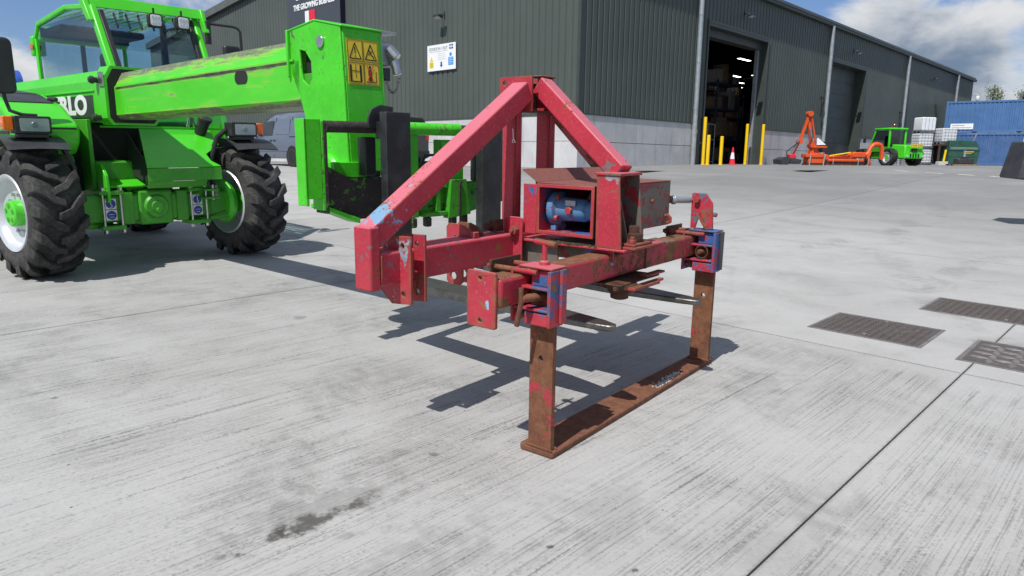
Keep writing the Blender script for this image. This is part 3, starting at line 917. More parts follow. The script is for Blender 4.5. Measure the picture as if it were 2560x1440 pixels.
# skid and legs
skid = part(MB().pr([(-.008, -.088), (1.70, -.066), (1.722, .058), (1.70, .066), (0, .088), (-.012, .075)], 'z', 0.0, .030), 'skid', rustm, bev=.008, seg=3, label='flat rusty ground skid')
for u0 in (0.0, 1.612):
    lg = part(MB().pr(rrect(-.072, .046, .03, .795, .003, 1), 'x', u0, u0 + .026, holes=[circ(-.012, .424, .0125)]), 'leg', legm, label='rusty flat leg with a pin hole')
    part(MB().pr([(-.085, .03), (.058, .03), (.05, .042), (-.078, .042)], 'x', u0 - .010, u0 - .0005).pr([(-.085, .03), (.058, .03), (.05, .042), (-.078, .042)], 'x', u0 + .0265, u0 + .036), 'weld_bead', rustm, lg)

# clamps that hold the legs to the cross beam
for ci, u0 in enumerate((0.0, 1.600)):
    def cb(*a):
        return MB().bx(a[0] + u0, a[1] + u0, *a[2:])
    cl_ = part(cb(.034, .046, -.078, .105, .575, .800), 'leg_clamp', bluered, label='leg clamp with blue paint showing under the red')
    part(cb(-.060, .0335, -.094, -.078, .575, .803), 'side_plate', bluered, cl_)
    part(cb(.0, .036, -.1085, -.0945, .585, .806), 'side_plate', bluered if ci == 0 else greyp, cl_)
    part(cb(-.060, .0335, .094, .105, .575, .800), 'side_plate', bluered, cl_)
    part(cb(-.056, .0335, -.0775, .0935, .722, .733), 'rib', bluered, cl_)
    part(cb(-.056, .0335, -.0775, .0935, .634, .645), 'rib', bluered, cl_)
    part(cb(-.050, -.040, -.0775, .040, .575, .626), 'lower_plate', bluered, cl_)
    part(cb(-.03, .0335, -.0775, .02, .734, .798), 'packing_block', bluered, cl_)
    part(cb(-.045, .060, -.090, .075, .8035, .813), 'top_plate', bluered if ci else red, cl_)
    for v, w in ((.070, .768), (.075, .606)):
        part(MB().hexnut((u0 - .030, v, w), (u0 - .012, v, w), .017).cyl((u0 - .040, v, w), (u0 - .012, v, w), .009), 'bolt', redrust, cl_, .002)
    # T handled pin on top
    part(MB().cyl((u0 + .02, -.005, .813), (u0 + .02, -.005, .905), .011).lathe([(.022, 0), (.020, .012), (.012, .02)], (u0 + .02, -.005, .813), 'z', 16), 'tee_pin', red if ci == 0 else bluem, cl_, 0)
    part(MB().cyl((u0 + .02, .045, .905), (u0 + .02, -.060, .898), .0125, n=14), 'tee_handle', redrust if ci == 0 else bluered, cl_, .004)
    # strap behind the beam with its two rods
    part(cb(-.075, .125, .196, .206, .762, .822), 'strap_plate', darkrust, cl_)
    for du in (-.045, .085):
        part(MB().cyl((u0 + du, -.02, .790), (u0 + du, .235, .790), .0115, n=12).hexnut((u0 + du, .2065, .790), (u0 + du, .222, .790), .02), 'clamp_rod', redrust, cl_, 0)
# bent locking pin in the near clamp, ring pin in the far clamp
part(MB().cyl((-.105, .012, .690), (.02, -.03, .690), .017, n=16), 'locking_pin', redrust, bev=.002)
part(MB().tube([(-.108, .012, .735), (-.108, .010, .69), (-.110, .014, .655), (-.112, .022, .62), (-.112, .030, .578)], .0105, 10), 'pin_handle', rustm, bev=0)
part(MB().cyl((1.535, .0, .69), (1.61, -.03, .69), .014, n=14), 'locking_pin', rustm, bev=.002)
part(MB().lathe([(.036 + .004 * cos(t), .004 * sin(t)) for t in np.linspace(0, 2 * pi, 9)[:-1]], (1.545, -.015, .69), 'x', 24, True), 'ring', darkrust, bev=0)

# cross beam and its end plate
beam = part(MB().bx(-.19, 1.71, .050, .170, .655, .775), 'cross_beam', redrust, bev=.016, seg=3, label='square cross beam, rusty on top with flaking red sides')
part(MB().pr(rrect(.062, .212, .572, .800, .010, 2), 'x', -.206, -.1905, holes=[circ(.142, .772, .009), circ(.142, .600, .010)]), 'end_plate', redplate, beam, .003, 'rusty red end plate with two bolt holes')
# rear tube, its end posts and the lower link brackets
rear = part(MB().bx(-.315, 1.94, .600, .750, .686, .832), 'rear_tube', redchip, bev=.014, seg=3)
for u0 in (-.372, 1.942):
    part(MB().bx(u0, u0 + .056, .596, .702, .672, .945), 'end_post', red, bev=.010, seg=3)
part(MB().bx(-.3155, -.308, .593, .600, .70, .82), 'weld_bead', red)
lk = [(.545, .598), (.672, .598), (.79, .66), (.80, .80), (.75, .87), (.70, .888), (.545, .888)]
lk = [(.535, .600), (.660, .588), (.745, .655), (.745, .815), (.672, .890), (.535, .896)]
for u0 in (-.205, -.120, 1.655, 1.740):
    part(MB().pr(lk, 'x', u0, u0 + .012, holes=[circ(.585, .852, .013), circ(.585, .640, .013)]), 'link_plate', redplate if u0 in (-.205, 1.655) else redrust, bev=.004, label='lower link plate with two pin holes')
lk2 = [(.700, .885), (.700, .60), (.715, .585), (.785, .585), (.80, .60), (.80, .885), (.785, .895), (.715, .895)]
for u0 in (.30, .375):
    part(MB().pr([(.62, .833), (.66, .875), (.715, .893), (.795, .893), (.81, .875), (.81, .60), (.79, .583), (.72, .583), (.70, .60), (.70, .69), (.751, .69), (.751, .833)], 'x', u0, u0 + .013, holes=[circ(.764, .628, .020)]), 'link_plate', redplate if u0 == .30 else redrust, bev=.004)
part(MB().bx(.287, .325, .610, .640, .833, .862), 'lug', red)
# A-frame
part(MB().beam((-.335, .652, .893), (.715, .655, 1.553), .100, .100, (0, 1, 0)), 'brace', redbrace, bev=.009, seg=3, label='long red diagonal brace, blue paint showing at its foot')
part(MB().beam((1.96, .652, .893), (.915, .655, 1.553), .100, .100, (0, 1, 0)), 'brace', redrust, bev=.009, seg=3)
part(MB().beam((.835, .625, 1.585), (.755, .075, 1.150), .095, .088, (1, 0, 0)), 'brace', red, bev=.009, seg=3, label='red brace running forward to the box bracket')
for u0, u1 in ((.655, .722), (.950, 1.022)):
    part(MB().bx(u0, u1, .662, .742, .832, 1.462), 'upright', red, bev=.007)
    part(MB().hexa([(u0 + .005, .655, .86), (u0 + .03, .640, .86), (u0 + .03, .661, .86), (u0 + .005, .661, .86), (u0 + .01, .657, 1.44), (u0 + .03, .650, 1.44), (u0 + .03, .661, 1.44), (u0 + .01, .661, 1.44)]), 'rib', red)
for u0 in (.722, .900):
    part(MB().pr([(.605, 1.45), (.742, 1.445), (.80, 1.50), (.815, 1.52), (.815, 1.624), (.605, 1.626)], 'x', u0, u0 + .014, holes=[circ(.782, 1.594, .014), circ(.782, 1.538, .014)]), 'top_link_plate', red, bev=.003)
part(MB().bx(.737, .899, .610, .740, 1.445, 1.457), 'apex_plate', darkrust)
part(MB().bx(.737, .899, .700, .712, 1.458, 1.60), 'apex_plate', darkrust)
part(MB().bx(.80, .93, .600, .70, 1.6265, 1.634), 'cap_plate', redrust)
part(MB().tube([(.63, .652, 1.36), (.628, .648, 1.335), (.627, .646, 1.31)], .0022, 6), 'wire', whitep, bev=0)
part(MB().tube([(.627, .646, 1.31), (.615, .642, 1.292), (.640, .642, 1.292), (.627, .646, 1.31)], .0025, 6), 'wire', whitep, bev=0)
# deck and what stands on it
deck = part(MB().bx(.600, 1.030, -.040, .600, .795, .807), 'deck_plate', redchip, bev=.003)
part(MB().bx(1.031, 1.16, -.045, .09, .790, .802), 'deck_plate', greyred)
sp = part(MB().pr(rrect(.545, .662, .655, .918, .012, 2), 'x', .580, .592), 'side_plate', redchip, bev=.003)
part(MB().hexnut((.548, .583, .850), (.5795, .583, .850), .024).cyl((.535, .583, .85), (.549, .583, .85), .011), 'bolt', redrust, sp, .002)
part(MB().bx(.50, .5795, .665, .70, .84, .90), 'bracket', darkrust)
part(MB().cyl((.47, .69, .87), (.56, .69, .87), .02, n=12), 'bracket_bolt', darkrust)
part(MB().bx(.640, .652, .36, .60, .655, .795), 'under_panel', greyred)
part(MB().bx(.640, .652, .04, .20, .72, .795), 'under_panel', bluered)
part(MB().bx(.98, .99, .04, .60, .66, .795), 'under_panel', greyred)
# gearbox housing
B0, B1, Bv0, Bv1, Bw0, Bw1 = .612, 1.416, .140, .472, .846, 1.088
hs = part(MB().bx(B0, B1, Bv0, Bv0 + .006, Bw0, Bw1), 'housing_panel', greyred, bev=.002, label='long guard panel, grey showing through the red')
part(MB().bx(B0, B1, Bv1 - .006, Bv1, Bw0, Bw1), 'housing_panel', bluered)
part(MB().bx(B0, B1, Bv0 + .006, Bv1 - .006, Bw1 - .006, Bw1), 'housing_panel', redrust)
part(MB().bx(B0, B1, Bv0 + .006, Bv1 - .006, Bw0, Bw0 + .006), 'housing_panel', bluered)
part(MB().bx(B1 - .006, B1, Bv0 + .006, Bv1 - .006, Bw0 + .006, Bw1 - .006), 'housing_panel', greyred)
part(MB().pr([(Bv0 - .004, Bw0 - .004), (Bv1 + .004, Bw0 - .004), (Bv1 + .004, Bw1 + .004), (Bv0 - .004, Bw1 + .004)], 'x', B0 - .006, B0 - .0005,
             holes=[[(Bv0 + .014, Bw0 + .014), (Bv1 - .014, Bw0 + .014), (Bv1 - .014, Bw1 - .014), (Bv0 + .014, Bw1 - .014)]]), 'housing_lip', red)
part(MB().bx(B0 - .004, B0 + .006, Bv1 + .005, .560, Bw0 - .01, Bw1), 'flange_plate', bluered)
part(MB().hexa([(B0, Bv0 - .002, Bw1 + .001), (B1, Bv0 - .002, Bw1 + .001), (B1, Bv1, Bw1 + .006), (B0, Bv1, Bw1 + .006),
                (B0, Bv0 - .002, Bw1 + .006), (B1, Bv0 - .002, Bw1 + .006), (B1, Bv1, Bw1 + .011), (B0, Bv1, Bw1 + .011)]), 'lid', dustyred, bev=.0015)
part(MB().hexa([(B0, Bv1 + .001, Bw1 + .006), (B1, Bv1 + .001, Bw1 + .006), (B1, .548, 1.150), (B0 - .02, .556, 1.156),
                (B0, Bv1 + .001, Bw1 + .012), (B1, Bv1 + .001, Bw1 + .012), (B1, .545, 1.157), (B0 - .02, .553, 1.163)]), 'lid_flap', dustyred, bev=.0015)
mc = (.735, .962)
mo = part(MB().lathe([(0, .445), (.086, .445), (.088, .43), (.086, .412), (.064, .405), (.060, .39), (.057, .26), (.052, .245), (.046, .24), (.045, .20), (0, .20)], (mc[0], 0, mc[1]), 'y', 36), 'hydraulic_motor', bluem, bev=0, label='blue cylindrical motor inside the open housing')
for a in (.6, 2.2, 3.8, 5.4):
    p = (mc[0] + .072 * cos(a), mc[1] + .072 * sin(a))
    part(MB().hexnut((p[0], .411, p[1]), (p[0], .392, p[1]), .015), 'bolt', red, mo, .002)
part(MB().hexnut((mc[0] - .054, .32, mc[1]), (mc[0] - .078, .32, mc[1]), .020), 'plug', red, mo, .002)
part(MB().bx(mc[0] - .05, mc[0] + .05, .41, .44, Bw0 + .006, mc[1] - .08), 'motor_foot', bluem, mo)
part(MB().tube([(.735, .24, 1.02), (.735, .22, 1.06), (.80, .22, 1.072), (1.1, .25, 1.07)], .013, 8), 'oil_hose', blackp, mo, 0)
part(MB().bx(.672, .676, .285, .345, .985, 1.012), 'data_plate', galv, mo, 0)
for u, w in ((.66, .93), (1.20, .99)):
    part(MB().hexnut((u, Bv0 - .014, w), (u, Bv0, w), .013), 'bolt', redrust, hs, .002)
part(MB().tube([(1.36, .135, .90), (1.36, .118, .905), (1.362, .105, .89), (1.364, .105, .868), (1.362, .122, .86)], .010, 8), 'catch', redrust, hs, 0)
# box bracket that takes the forward brace
bq = [(-.022, .8075), (.118, .8075), (.123, 1.146), (.002, 1.146)]
br = part(MB().pr(bq, 'x', .602, .612), 'box_bracket', redplate, bev=.002, label='tapered box bracket')
part(MB().pr([(-.03, .8075), (.1095, .8075), (.1095, 1.146), (.004, 1.146)], 'x', .790, .800), 'side_plate', greyred, br)
part(MB().bx(  .6125, .790, .110, .119, .8075, 1.146), 'side_plate', bluered, br)
part(MB().bx(.597, .806, -.006, .130, 1.1465, 1.160), 'top_plate', red, br)
part(MB().hexa([(.690, .109, .8075), (.70, .109, .8075), (.70, -.015, .8075), (.69, -.015, .8075), (.690, .109, 1.14), (.70, .109, 1.14), (.70, .07, 1.14), (.69, .07, 1.14)]), 'gusset', greyred, br)
# shaft bearing at the foot of the bracket
part(MB().bx(.625, .84, -.085, .045, .8075, .820), 'bearing_base', redrust)
part(MB().bx(.645, .82, -.070, .035, .8205, .833), 'bearing_base', redrust)
part(MB().lathe([(0, .833), (.046, .833), (.048, .838), (.048, .872), (.030, .876), (.028, .905), (.020, .910), (0, .910)], (.745, -.005, 0), 'z', 28), 'bearing_hub', darkrust, bev=0)
part(MB().hexnut((.665, -.045, .8335), (.665, -.045, .853), .019), 'bolt', redrust, bev=.002)
part(MB().hexnut((.665, -.045, .853), (.665, -.045, .866), .012), 'bolt', redrust, bev=.001)
# turnbuckle and the bracket over the far clamp
tb = part(MB().cyl((1.416, .17, .985), (1.47, .155, .983), .012, n=12).hexnut((1.425, .168, .985), (1.447, .161, .984), .026), 'adjuster_rod', darkrust, bev=0)
part(MB().cyl((1.47, .155, .983), (1.60, .10, .978), .021, n=16).cyl((1.478, .152, .983), (1.492, .146, .982), .028, n=16), 'turnbuckle', galv, bev=.002)
ab_ = part(MB().pr([(.090, .815), (.092, 1.012), (.082, 1.020), (.005, 1.020), (-.038, .965), (-.048, .815), (.0, .815), (.035, .905), (.06, .815)], 'x', 1.600, 1.612), 'adjuster_bracket', redchip, bev=.003)
part(MB().hexa([(1.56, .035, .905), (1.6, .035, .905), (1.6, .045, .905), (1.56, .045, .905), (1.56, -.03, .815), (1.6, -.03, .815), (1.6, -.018, .815), (1.56, -.018, .815)]), 'gusset', greyred, ab_)
part(MB().hexnut((1.575, .052, .980), (1.5995, .052, .980), .018), 'bolt', redrust, ab_, .002)
# hub and plates slung under the beam
part(MB().bx(.60, 1.00, -.03, .19, .632, .640), 'under_plate', darkrust)
part(MB().bx(.64, .90, -.085, -.045, .612, .628), 'slide_bar', redrust)
part(MB().bx(.86, 1.06, -.03, .01, .6405, .652), 'slide_bar', redrust)
part(MB().bx(.66, 1.02, -.0445, -.02, .606, .620), 'slide_bar', red)
part(MB().lathe([(0, .631), (.085, .631), (.085, .612), (.060, .608), (.058, .590), (.046, .586), (.044, .558), (.03, .552), (0, .552)], (.70, .03, 0), 'z', 26), 'lower_hub', darkrust, bev=0)
part(MB().hexnut((.60, -.005, .631), (.60, -.005, .612), .013), 'bolt', darkrust, bev=0)
# moss on the deck in front of the housing
mossm = plain('moss_and_dirt', (.055, .050, .022), .95, var=.5, scale=60, bmp=.8)
random.seed(3)
m = MB()
for k in range(260):
    u, v = .607 + random.random() ** 2 * .03 - .004 * random.random(), random.choice([random.uniform(.30, .40), random.uniform(.16, .27), random.uniform(.1, .46)])
    r = random.uniform(.003, .008)
    m.add([(u - r, v - r, .807), (u + r, v - r, .807), (u + r, v + r, .807), (u - r, v + r, .807), (u, v, .807 + r * random.uniform(.7, 1.6))], [(0, 1, 4), (1, 2, 4), (2, 3, 4), (3, 0, 4)])
tag(m.build('moss', mossm, imp, fix=False), kind='stuff')

# pale grit lying on the skid
gritm = plain('pale_grit', (.50, .49, .46), .85, var=.6, scale=80)
m = MB()
for k in range(260):
    t = random.random()
    u, v = 1.0 + t * .30 + random.gauss(0, .015), min(-.005, max(-.058, -.040 + random.gauss(0, .013) + (.010 if t > .5 else 0)))
    r = random.uniform(.002, .005)
    q = [Vector((random.uniform(.7, 1.2) * r * cos(a), random.uniform(.7, 1.2) * r * sin(a), 0)) for a in (0, 1.6, 3.1, 4.7)]
    p = Vector((u, v, .0302))
    m.add([p + x for x in q] + [p + x * .6 + Vector((0, 0, r * random.uniform(.8, 1.4))) for x in q], [(0, 1, 5, 4), (1, 2, 6, 5), (2, 3, 7, 6), (3, 0, 4, 7), (4, 5, 6, 7)])
gr = m.build('grit', gritm, None, fix=False)
gr.matrix_world = IMP
tag(gr, 'patch of pale grit lying on the rusty skid', 'grit', kind='stuff')

# ------------------------------------------------------------------ the green telehandler
_az = radians(41.2)
TLv = Vector((sin(_az), cos(_az), 0))
TLv = (TLv - NRM * TLv.dot(NRM)).normalized()
TFv = TLv.cross(NRM).normalized()
TOv = Vector((-3.744, 7.184, .180))
tel = empty('telehandler', 'large bright green telehandler with its boom lowered and fork carriage fitted', 'telehandler', mat=frame(TOv, TFv, TLv, NRM))


def wheel(parent, x, y, R, Wd, rr, steer, side, hubm=green, rimm=silver, n=16, dish=.06):
    """wheel whose outer face looks to side (+1 = +y); returns the rim with tyre and hub under it"""
    rim = MB().lathe([(rr * .30, side * (Wd * .5 - dish - .03)), (rr * .62, side * (Wd * .5 - dish - .03)), (rr * .80, side * (Wd * .5 - dish - .01)), (rr * .86, side * (Wd * .5 - dish * .5)),
                      (rr * .93, side * (Wd * .5 - .012)), (rr * 1.0, side * (Wd * .5 - .006)), (rr * 1.02, side * (Wd * .5 - .02)),
                      (rr * .97, side * (Wd * .3)), (rr * .95, -side * (Wd * .3)), (rr * 1.02, -side * (Wd * .5 - .02)), (rr * .98, -side * (Wd * .5 - .006)), (rr * .90, -side * (Wd * .3)), (rr * .9, side * (Wd * .5 - dish - .07)), (rr * .30, side * (Wd * .5 - dish - .05))],
                     (0, 0, 0), 'y', 40, True)
    rim = rim.build('wheel', rimm, parent, ang=40)
    rim.location = (x, y, R)
    rim.rotation_euler = (0, 0, steer)
    h = Wd / 2
    r0 = R - .060
    t = MB().lathe([(rr * .98, h * .88), (rr * 1.10, h * .99), (rr * 1.28, h * 1.0), (r0 * .95, h * .93), (r0 * .985, h * .82), (r0, h * .4), (r0 + .004, 0), (r0, -h * .4), (r0 * .985, -h * .82),
                    (r0 * .95, -h * .93), (rr * 1.28, -h * 1.0), (rr * 1.10, -h * .99), (rr * .98, -h * .88)], (0, 0, 0), 'y', 72)
    t = t.build('tyre', rub, rim, ang=50)
    m = MB()
    for sd in (1, -1):
        for k in range(n):
            th0 = 2 * pi * (k + (.5 if sd < 0 else 0)) / n
            secs = []
            for q, (yy, ri, ro, dth, wd) in enumerate(((-.03, r0 - .01, R - .004, 0, .052), (.07, r0 - .01, R, .07, .058), (h * .62, r0 - .012, R - .003, .20, .066), (h * .90, r0 * .965, R - .012, .275, .078),
                                                       (h * 1.015, r0 * .93, R - .045, .30, .085), (h * 1.01, r0 * .86, r0 * .90, .30, .07))):
                th = th0 + dth
                a = wd / R / 2 * 1.5
                yv = sd * yy
                secs.append([((r) * cos(th + s), yv, (r) * sin(th + s)) for r, s in ((ri, -a), (ri, a), (ro, a * .82), (ro, -a * .82))])
            vs = [p for s_ in secs for p in s_]
            fs = [(0, 1, 2, 3)]
            for q in range(len(secs) - 1):
                for e in range(4):
                    fs.append((q * 4 + e, q * 4 + (e + 1) % 4, q * 4 + 4 + (e + 1) % 4, q * 4 + 4 + e))
            fs.append(tuple(len(vs) - 4 + e for e in range(4)))
            m.add(vs, fs)
    tag(m.build('tread_lugs', rub, t, .006, 1), kind='stuff')
    hb = MB().lathe([(0, side * (h - .01)), (rr * .30, side * (h - .01)), (rr * .34, side * (h - .02)), (rr * .34, -side * h * .2), (0, -side * h * .2)], (0, 0, 0), 'y', 32).build('hub', hubm, rim)
    for k in range(5):
        a = 2 * pi * k / 5 + .3
        MB().cyl((rr * .2 * cos(a), side * (h - .0095), rr * .2 * sin(a)), (rr * .2 * cos(a), side * (h - .006), rr * .2 * sin(a)), .022, n=12).build('hub_recess', greend, hb)
    for k in range(10):
        a = 2 * pi * k / 10
        MB().hexnut((rr * .5 * cos(a), side * (h - dish - .032), rr * .5 * sin(a)), (rr * .5 * cos(a), side * (h - dish - .008), rr * .5 * sin(a)), .016).build('wheel_nut', chrome, rim)
    return rim


ST = radians(7)
wheel(tel, 0, -1.0, .60, .43, .345, ST, -1)
wheel(tel, 0, 1.0, .60, .43, .345, ST, 1)
wheel(tel, -2.75, -1.0, .60, .43, .345, 0, -1)
wheel(tel, -2.75, 1.0, .60, .43, .345, 0, 1)


def tp(mb, name, mat, parent=tel, bev=.006, label=None, seg=2, ang=35):
    return tag(mb.build(name, mat, parent, bev, seg, ang), label)


# front axle
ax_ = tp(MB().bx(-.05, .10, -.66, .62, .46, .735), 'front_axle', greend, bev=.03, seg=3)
tp(MB().bx(-.08, .125, -.14, .20, .42, .77), 'differential_housing', greend, ax_, .03, seg=3)
tp(MB().lathe([(0, .165), (.055, .165), (.06, .155), (.105, .155), (.115, .14), (.125, .12)], (0, .03, .60), 'x', 28), 'cover_boss', greend, ax_, 0)
tp(MB().hexnut((.165, .03, .565), (.185, .03, .565), .026), 'drain_plug', greend, ax_, .003)
for l in (-.24, .30):
    tp(MB().bx(-.07, .118, l - .06, l + .06, .435, .755), 'axle_collar', greend, ax_, .012)
for l0 in (-.47, .38):
    tp(MB().bx(-.06, .16, l0 - .03, l0 + .19, .735, .775), 'clamp_plate', greend, ax_, .006)
    tp(MB().bx(-.06, .16, l0 - .03, l0 + .19, .395, .435), 'clamp_plate', greend, ax_, .006)
    for dl in (.0, .16):
        tp(MB().cyl((.14, l0 + dl, .39), (.14, l0 + dl, .79), .013, n=12).hexnut((.14, l0 + dl, .776), (.14, l0 + dl, .805), .023).hexnut((.14, l0 + dl, .365), (.14, l0 + dl, .3945), .023), 'clamp_stud', chrome, ax_, 0)
    for z0 in (.595, .485):
        tp(MB().bx(.1005, .104, l0 + .030, l0 + .130, z0, z0 + .10), 'notice_plate', whitep, ax_, 0)
        tp(MB().pr(circ(l0 + .080, z0 + .05, .044, 20), 'x', .1045, .106), 'blue_disc', bluep, ax_, 0)
        if z0 > .5:
            tp(MB().tube([(.107, l0 + .080, z0 + .085), (.107, l0 + .080, z0 + .045), (.107, l0 + .092, z0 + .032), (.107, l0 + .088, z0 + .018), (.107, l0 + .070, z0 + .020)], .004, 6), 'hook_mark', whitep, ax_, 0)
        else:
            tp(MB().bx(.1062, .1075, l0 + .060, l0 + .100, z0 + .03, z0 + .034), 'print_mark', whitep, ax_, 0)
            tp(MB().bx(.1062, .1075, l0 + .055, l0 + .105, z0 + .055, z0 + .059), 'print_mark', whitep, ax_, 0)
for sd in (-1, 1):
    tp(MB().hexa([(-.09, sd * .60, .46), (.09, sd * .60, .46), (.12, sd * .78, .50), (-.12, sd * .78, .50), (-.09, sd * .60, .74), (.09, sd * .60, .74), (.12, sd * .78, .72), (-.12, sd * .78, .72)]), 'axle_end', greend, ax_, .02)
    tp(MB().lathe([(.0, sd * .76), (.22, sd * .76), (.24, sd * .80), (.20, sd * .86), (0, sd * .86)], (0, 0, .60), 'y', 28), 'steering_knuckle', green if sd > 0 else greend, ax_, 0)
    tp(MB().tube([(-.05, sd * .35, .44), (.06, sd * .55, .43), (.15, sd * .75, .46), (.14, sd * .86, .50)], .028, 10), 'track_rod', greend, ax_, 0)
tp(MB().cyl((0, -2.0 + 1.1, .6), (0, .9, .6), .06, n=12), 'axle_shaft', greend, ax_, 0)
tp(MB().bx(-2.85, -2.65, -.85, .85, .46, .74), 'rear_axle', greend, bev=.03)

# chassis
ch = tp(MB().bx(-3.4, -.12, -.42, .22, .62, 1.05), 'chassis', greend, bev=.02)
tp(MB().bx(-.9, -.1, -.46, -.42, .75, 1.45), 'boom_support_plate', greend, ch)
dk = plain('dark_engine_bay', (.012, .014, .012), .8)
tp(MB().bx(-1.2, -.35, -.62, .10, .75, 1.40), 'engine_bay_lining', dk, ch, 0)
# front towing plate, shelf
tp(MB().hexa([(-.10, -.42, .84), (.12, -.42, .80), (.12, .10, .80), (-.10, .10, .86), (-.10, -.42, .855), (.12, -.42, .815), (.12, .10, .815), (-.10, .10, .875)]), 'front_shelf', green, bev=.004)
tp(MB().pr([(-.06, .70), (.16, .66), (.17, .80), (.155, .92), (.06, 1.02), (-.06, 1.04)], 'y', -.43, -.40, holes=[rrect(.115, .145, .72, .80, .012, 3)]), 'tow_plate', green, bev=.005)
tp(MB().bx(.10, .26, .48, .64, .74, .76).bx(.10, .26, .48, .64, .655, .675).bx(.09, .11, .48, .64, .655, .76), 'tow_hitch', greend, bev=.004)
tp(MB().cyl((.20, .59, .64), (.20, .59, .80), .018, n=12), 'hitch_pin', chrome, bev=.002)
for k in range(6):
    tp(MB().lathe([(.012 + .003 * cos(t), .003 * sin(t)) for t in np.linspace(0, 2 * pi, 7)[:-1]], (.22, .62, .78 - k * .022), 'y' if k % 2 else 'x', 10, True), 'chain_link', chrome, bev=0)
# sloping front panel below the windscreen
p0 = [(-.22, .06, 1.375), (-.22, .80, 1.375), (-.02, .80, 1.22), (.12, .585, 1.12), (.20, .60, 1.05), (.285, .66, 1.0), (.285, -.09, 1.0)]
m = MB()
m.v = [tuple(p) for p in p0] + [(p[0] - .008, p[1], p[2] - .012) for p in p0]
n_ = len(p0)
m.f = [tuple(range(n_)), tuple(range(2 * n_ - 1, n_ - 1, -1))] + [(i, (i + 1) % n_, (i + 1) % n_ + n_, i + n_) for i in range(n_)]
fp = tp(m, 'front_panel', green, bev=.002)
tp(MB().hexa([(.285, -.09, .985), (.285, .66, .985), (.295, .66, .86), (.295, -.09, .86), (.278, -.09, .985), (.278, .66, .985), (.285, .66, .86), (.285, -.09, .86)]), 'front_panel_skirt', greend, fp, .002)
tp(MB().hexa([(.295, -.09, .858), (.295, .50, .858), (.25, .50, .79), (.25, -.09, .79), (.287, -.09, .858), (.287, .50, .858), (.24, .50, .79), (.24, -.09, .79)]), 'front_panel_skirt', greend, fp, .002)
tp(MB().pr([(-.20, .93), (.27, .82), (.278, .985), (-.20, 1.34)], 'y', -.075, -.06), 'inner_side_panel', dk, fp, 0)
tp(MB().bx(-.26, -.215, -.30, 1.08, 1.375, 1.395), 'panel_top_edge', green, fp, .003)
tp(MB().cyl((-.20, .66, 1.28), (-.10, .70, 1.47), .055, .065, n=20).cyl((-.10, .70, 1.47), (-.085, .706, 1.50), .075, n=20), 'filler_neck', blackp, bev=.004)
tp(MB().tube([(.02, .62, 1.00), (-.02, .70, 1.12), (.02, .74, 1.24), (.08, .80, 1.34), (.13, .86, 1.36)], .022, 10), 'hose', blackp, bev=0)
tp(MB().tube([(.0, -.66, .78), (-.05, -.68, 1.0), (-.08, -.74, 1.2), (-.1, -.8, 1.28)], .02, 8), 'hose', blackp, bev=0)
tp(MB().tube([(.04, -.62, .78), (-.02, -.63, 1.0), (-.08, -.70, 1.2), (-.1, -.76, 1.28)], .016, 8), 'hose', blackp, bev=0)

# mudguards with lamps
def lampset(sd):
    l0, l1 = sorted((sd * .84, sd * 1.12)) if sd < 0 else (.80, 1.08)
    if sd < 0:
        l0, l1 = -1.14, -.87
    q = MB()
    prof = []
    la, lb = (-1.24, -.76) if sd < 0 else (.80, 1.27)

    def fn(u, v):
        a = radians(122 - 66 * u)
        r = .685
        lat = la + (lb - la) * v
        return (.0 + r * cos(a) + .02, lat, .60 + r * sin(a) + .012 * sin(pi * v))
    q.grid(fn, 12, 4)
    k = len(q.v)
    q.v += [(x * .985, y, (z - .6) * .985 + .6) for x, y, z in q.v]
    q.f += [tuple(i + k for i in reversed(f)) for f in q.f]
    mg = tp(q, 'mudguard', greyp, bev=0)
    f0 = .30
    lp = tp(MB().pr(rrect(l0 - .005, l1 + .005, 1.305, 1.455, .014, 3), 'x', f0 - .16, f0), 'headlamp', blackp, bev=.006)
    tp(MB().pr(rrect(l0 + .035, l1 - .015, 1.325, 1.435, .012, 3), 'x', f0 + .0005, f0 + .004), 'reflector', silver, lp, 0)
    tp(MB().lathe([(0, .0085), (.022, .0085), (.026, .0045)], (f0, (l0 + l1) / 2 + .01, 1.38), 'x', 18), 'bulb_cap', galv, lp, 0)
    tp(MB().pr(rrect(l0 + .03, l1 - .01, 1.32, 1.44, .014, 3), 'x', f0 + .009, f0 + .013), 'lens', lampg, lp, .002)
    i0, i1 = (l0 - .085, l0 - .008) if sd < 0 else (l1 + .008, l1 + .085)
    tp(MB().pr(rrect(i0, i1, 1.33, 1.45, .01, 2), 'x', f0 - .10, f0 - .01), 'indicator', orangel, lp, .008)
    for l in (l0 + .04, l1 - .04):
        tp(MB().cyl((f0 - .06, l, 1.27), (f0 - .06, l, 1.2905), .016, n=10), 'mudguard_bolt', chrome, mg, 0)
    tp(MB().bx(f0 - .13, f0 - .02, l0 + .02, l1 - .02, 1.27, 1.306), 'lamp_base', blackp, lp)
    tp(MB().tube([(.10, sd * .66, .74), (.12, sd * .68, 1.0), (.12, sd * .76, 1.22), (.16, sd * .86, 1.27)] if sd < 0 else [(.10, .64, .74), (.08, .66, 1.08), (.12, .72, 1.30), (.18, .80, 1.38)], .026, 10), 'lamp_stalk', blackp, lp, 0)


lampset(-1)
lampset(1)

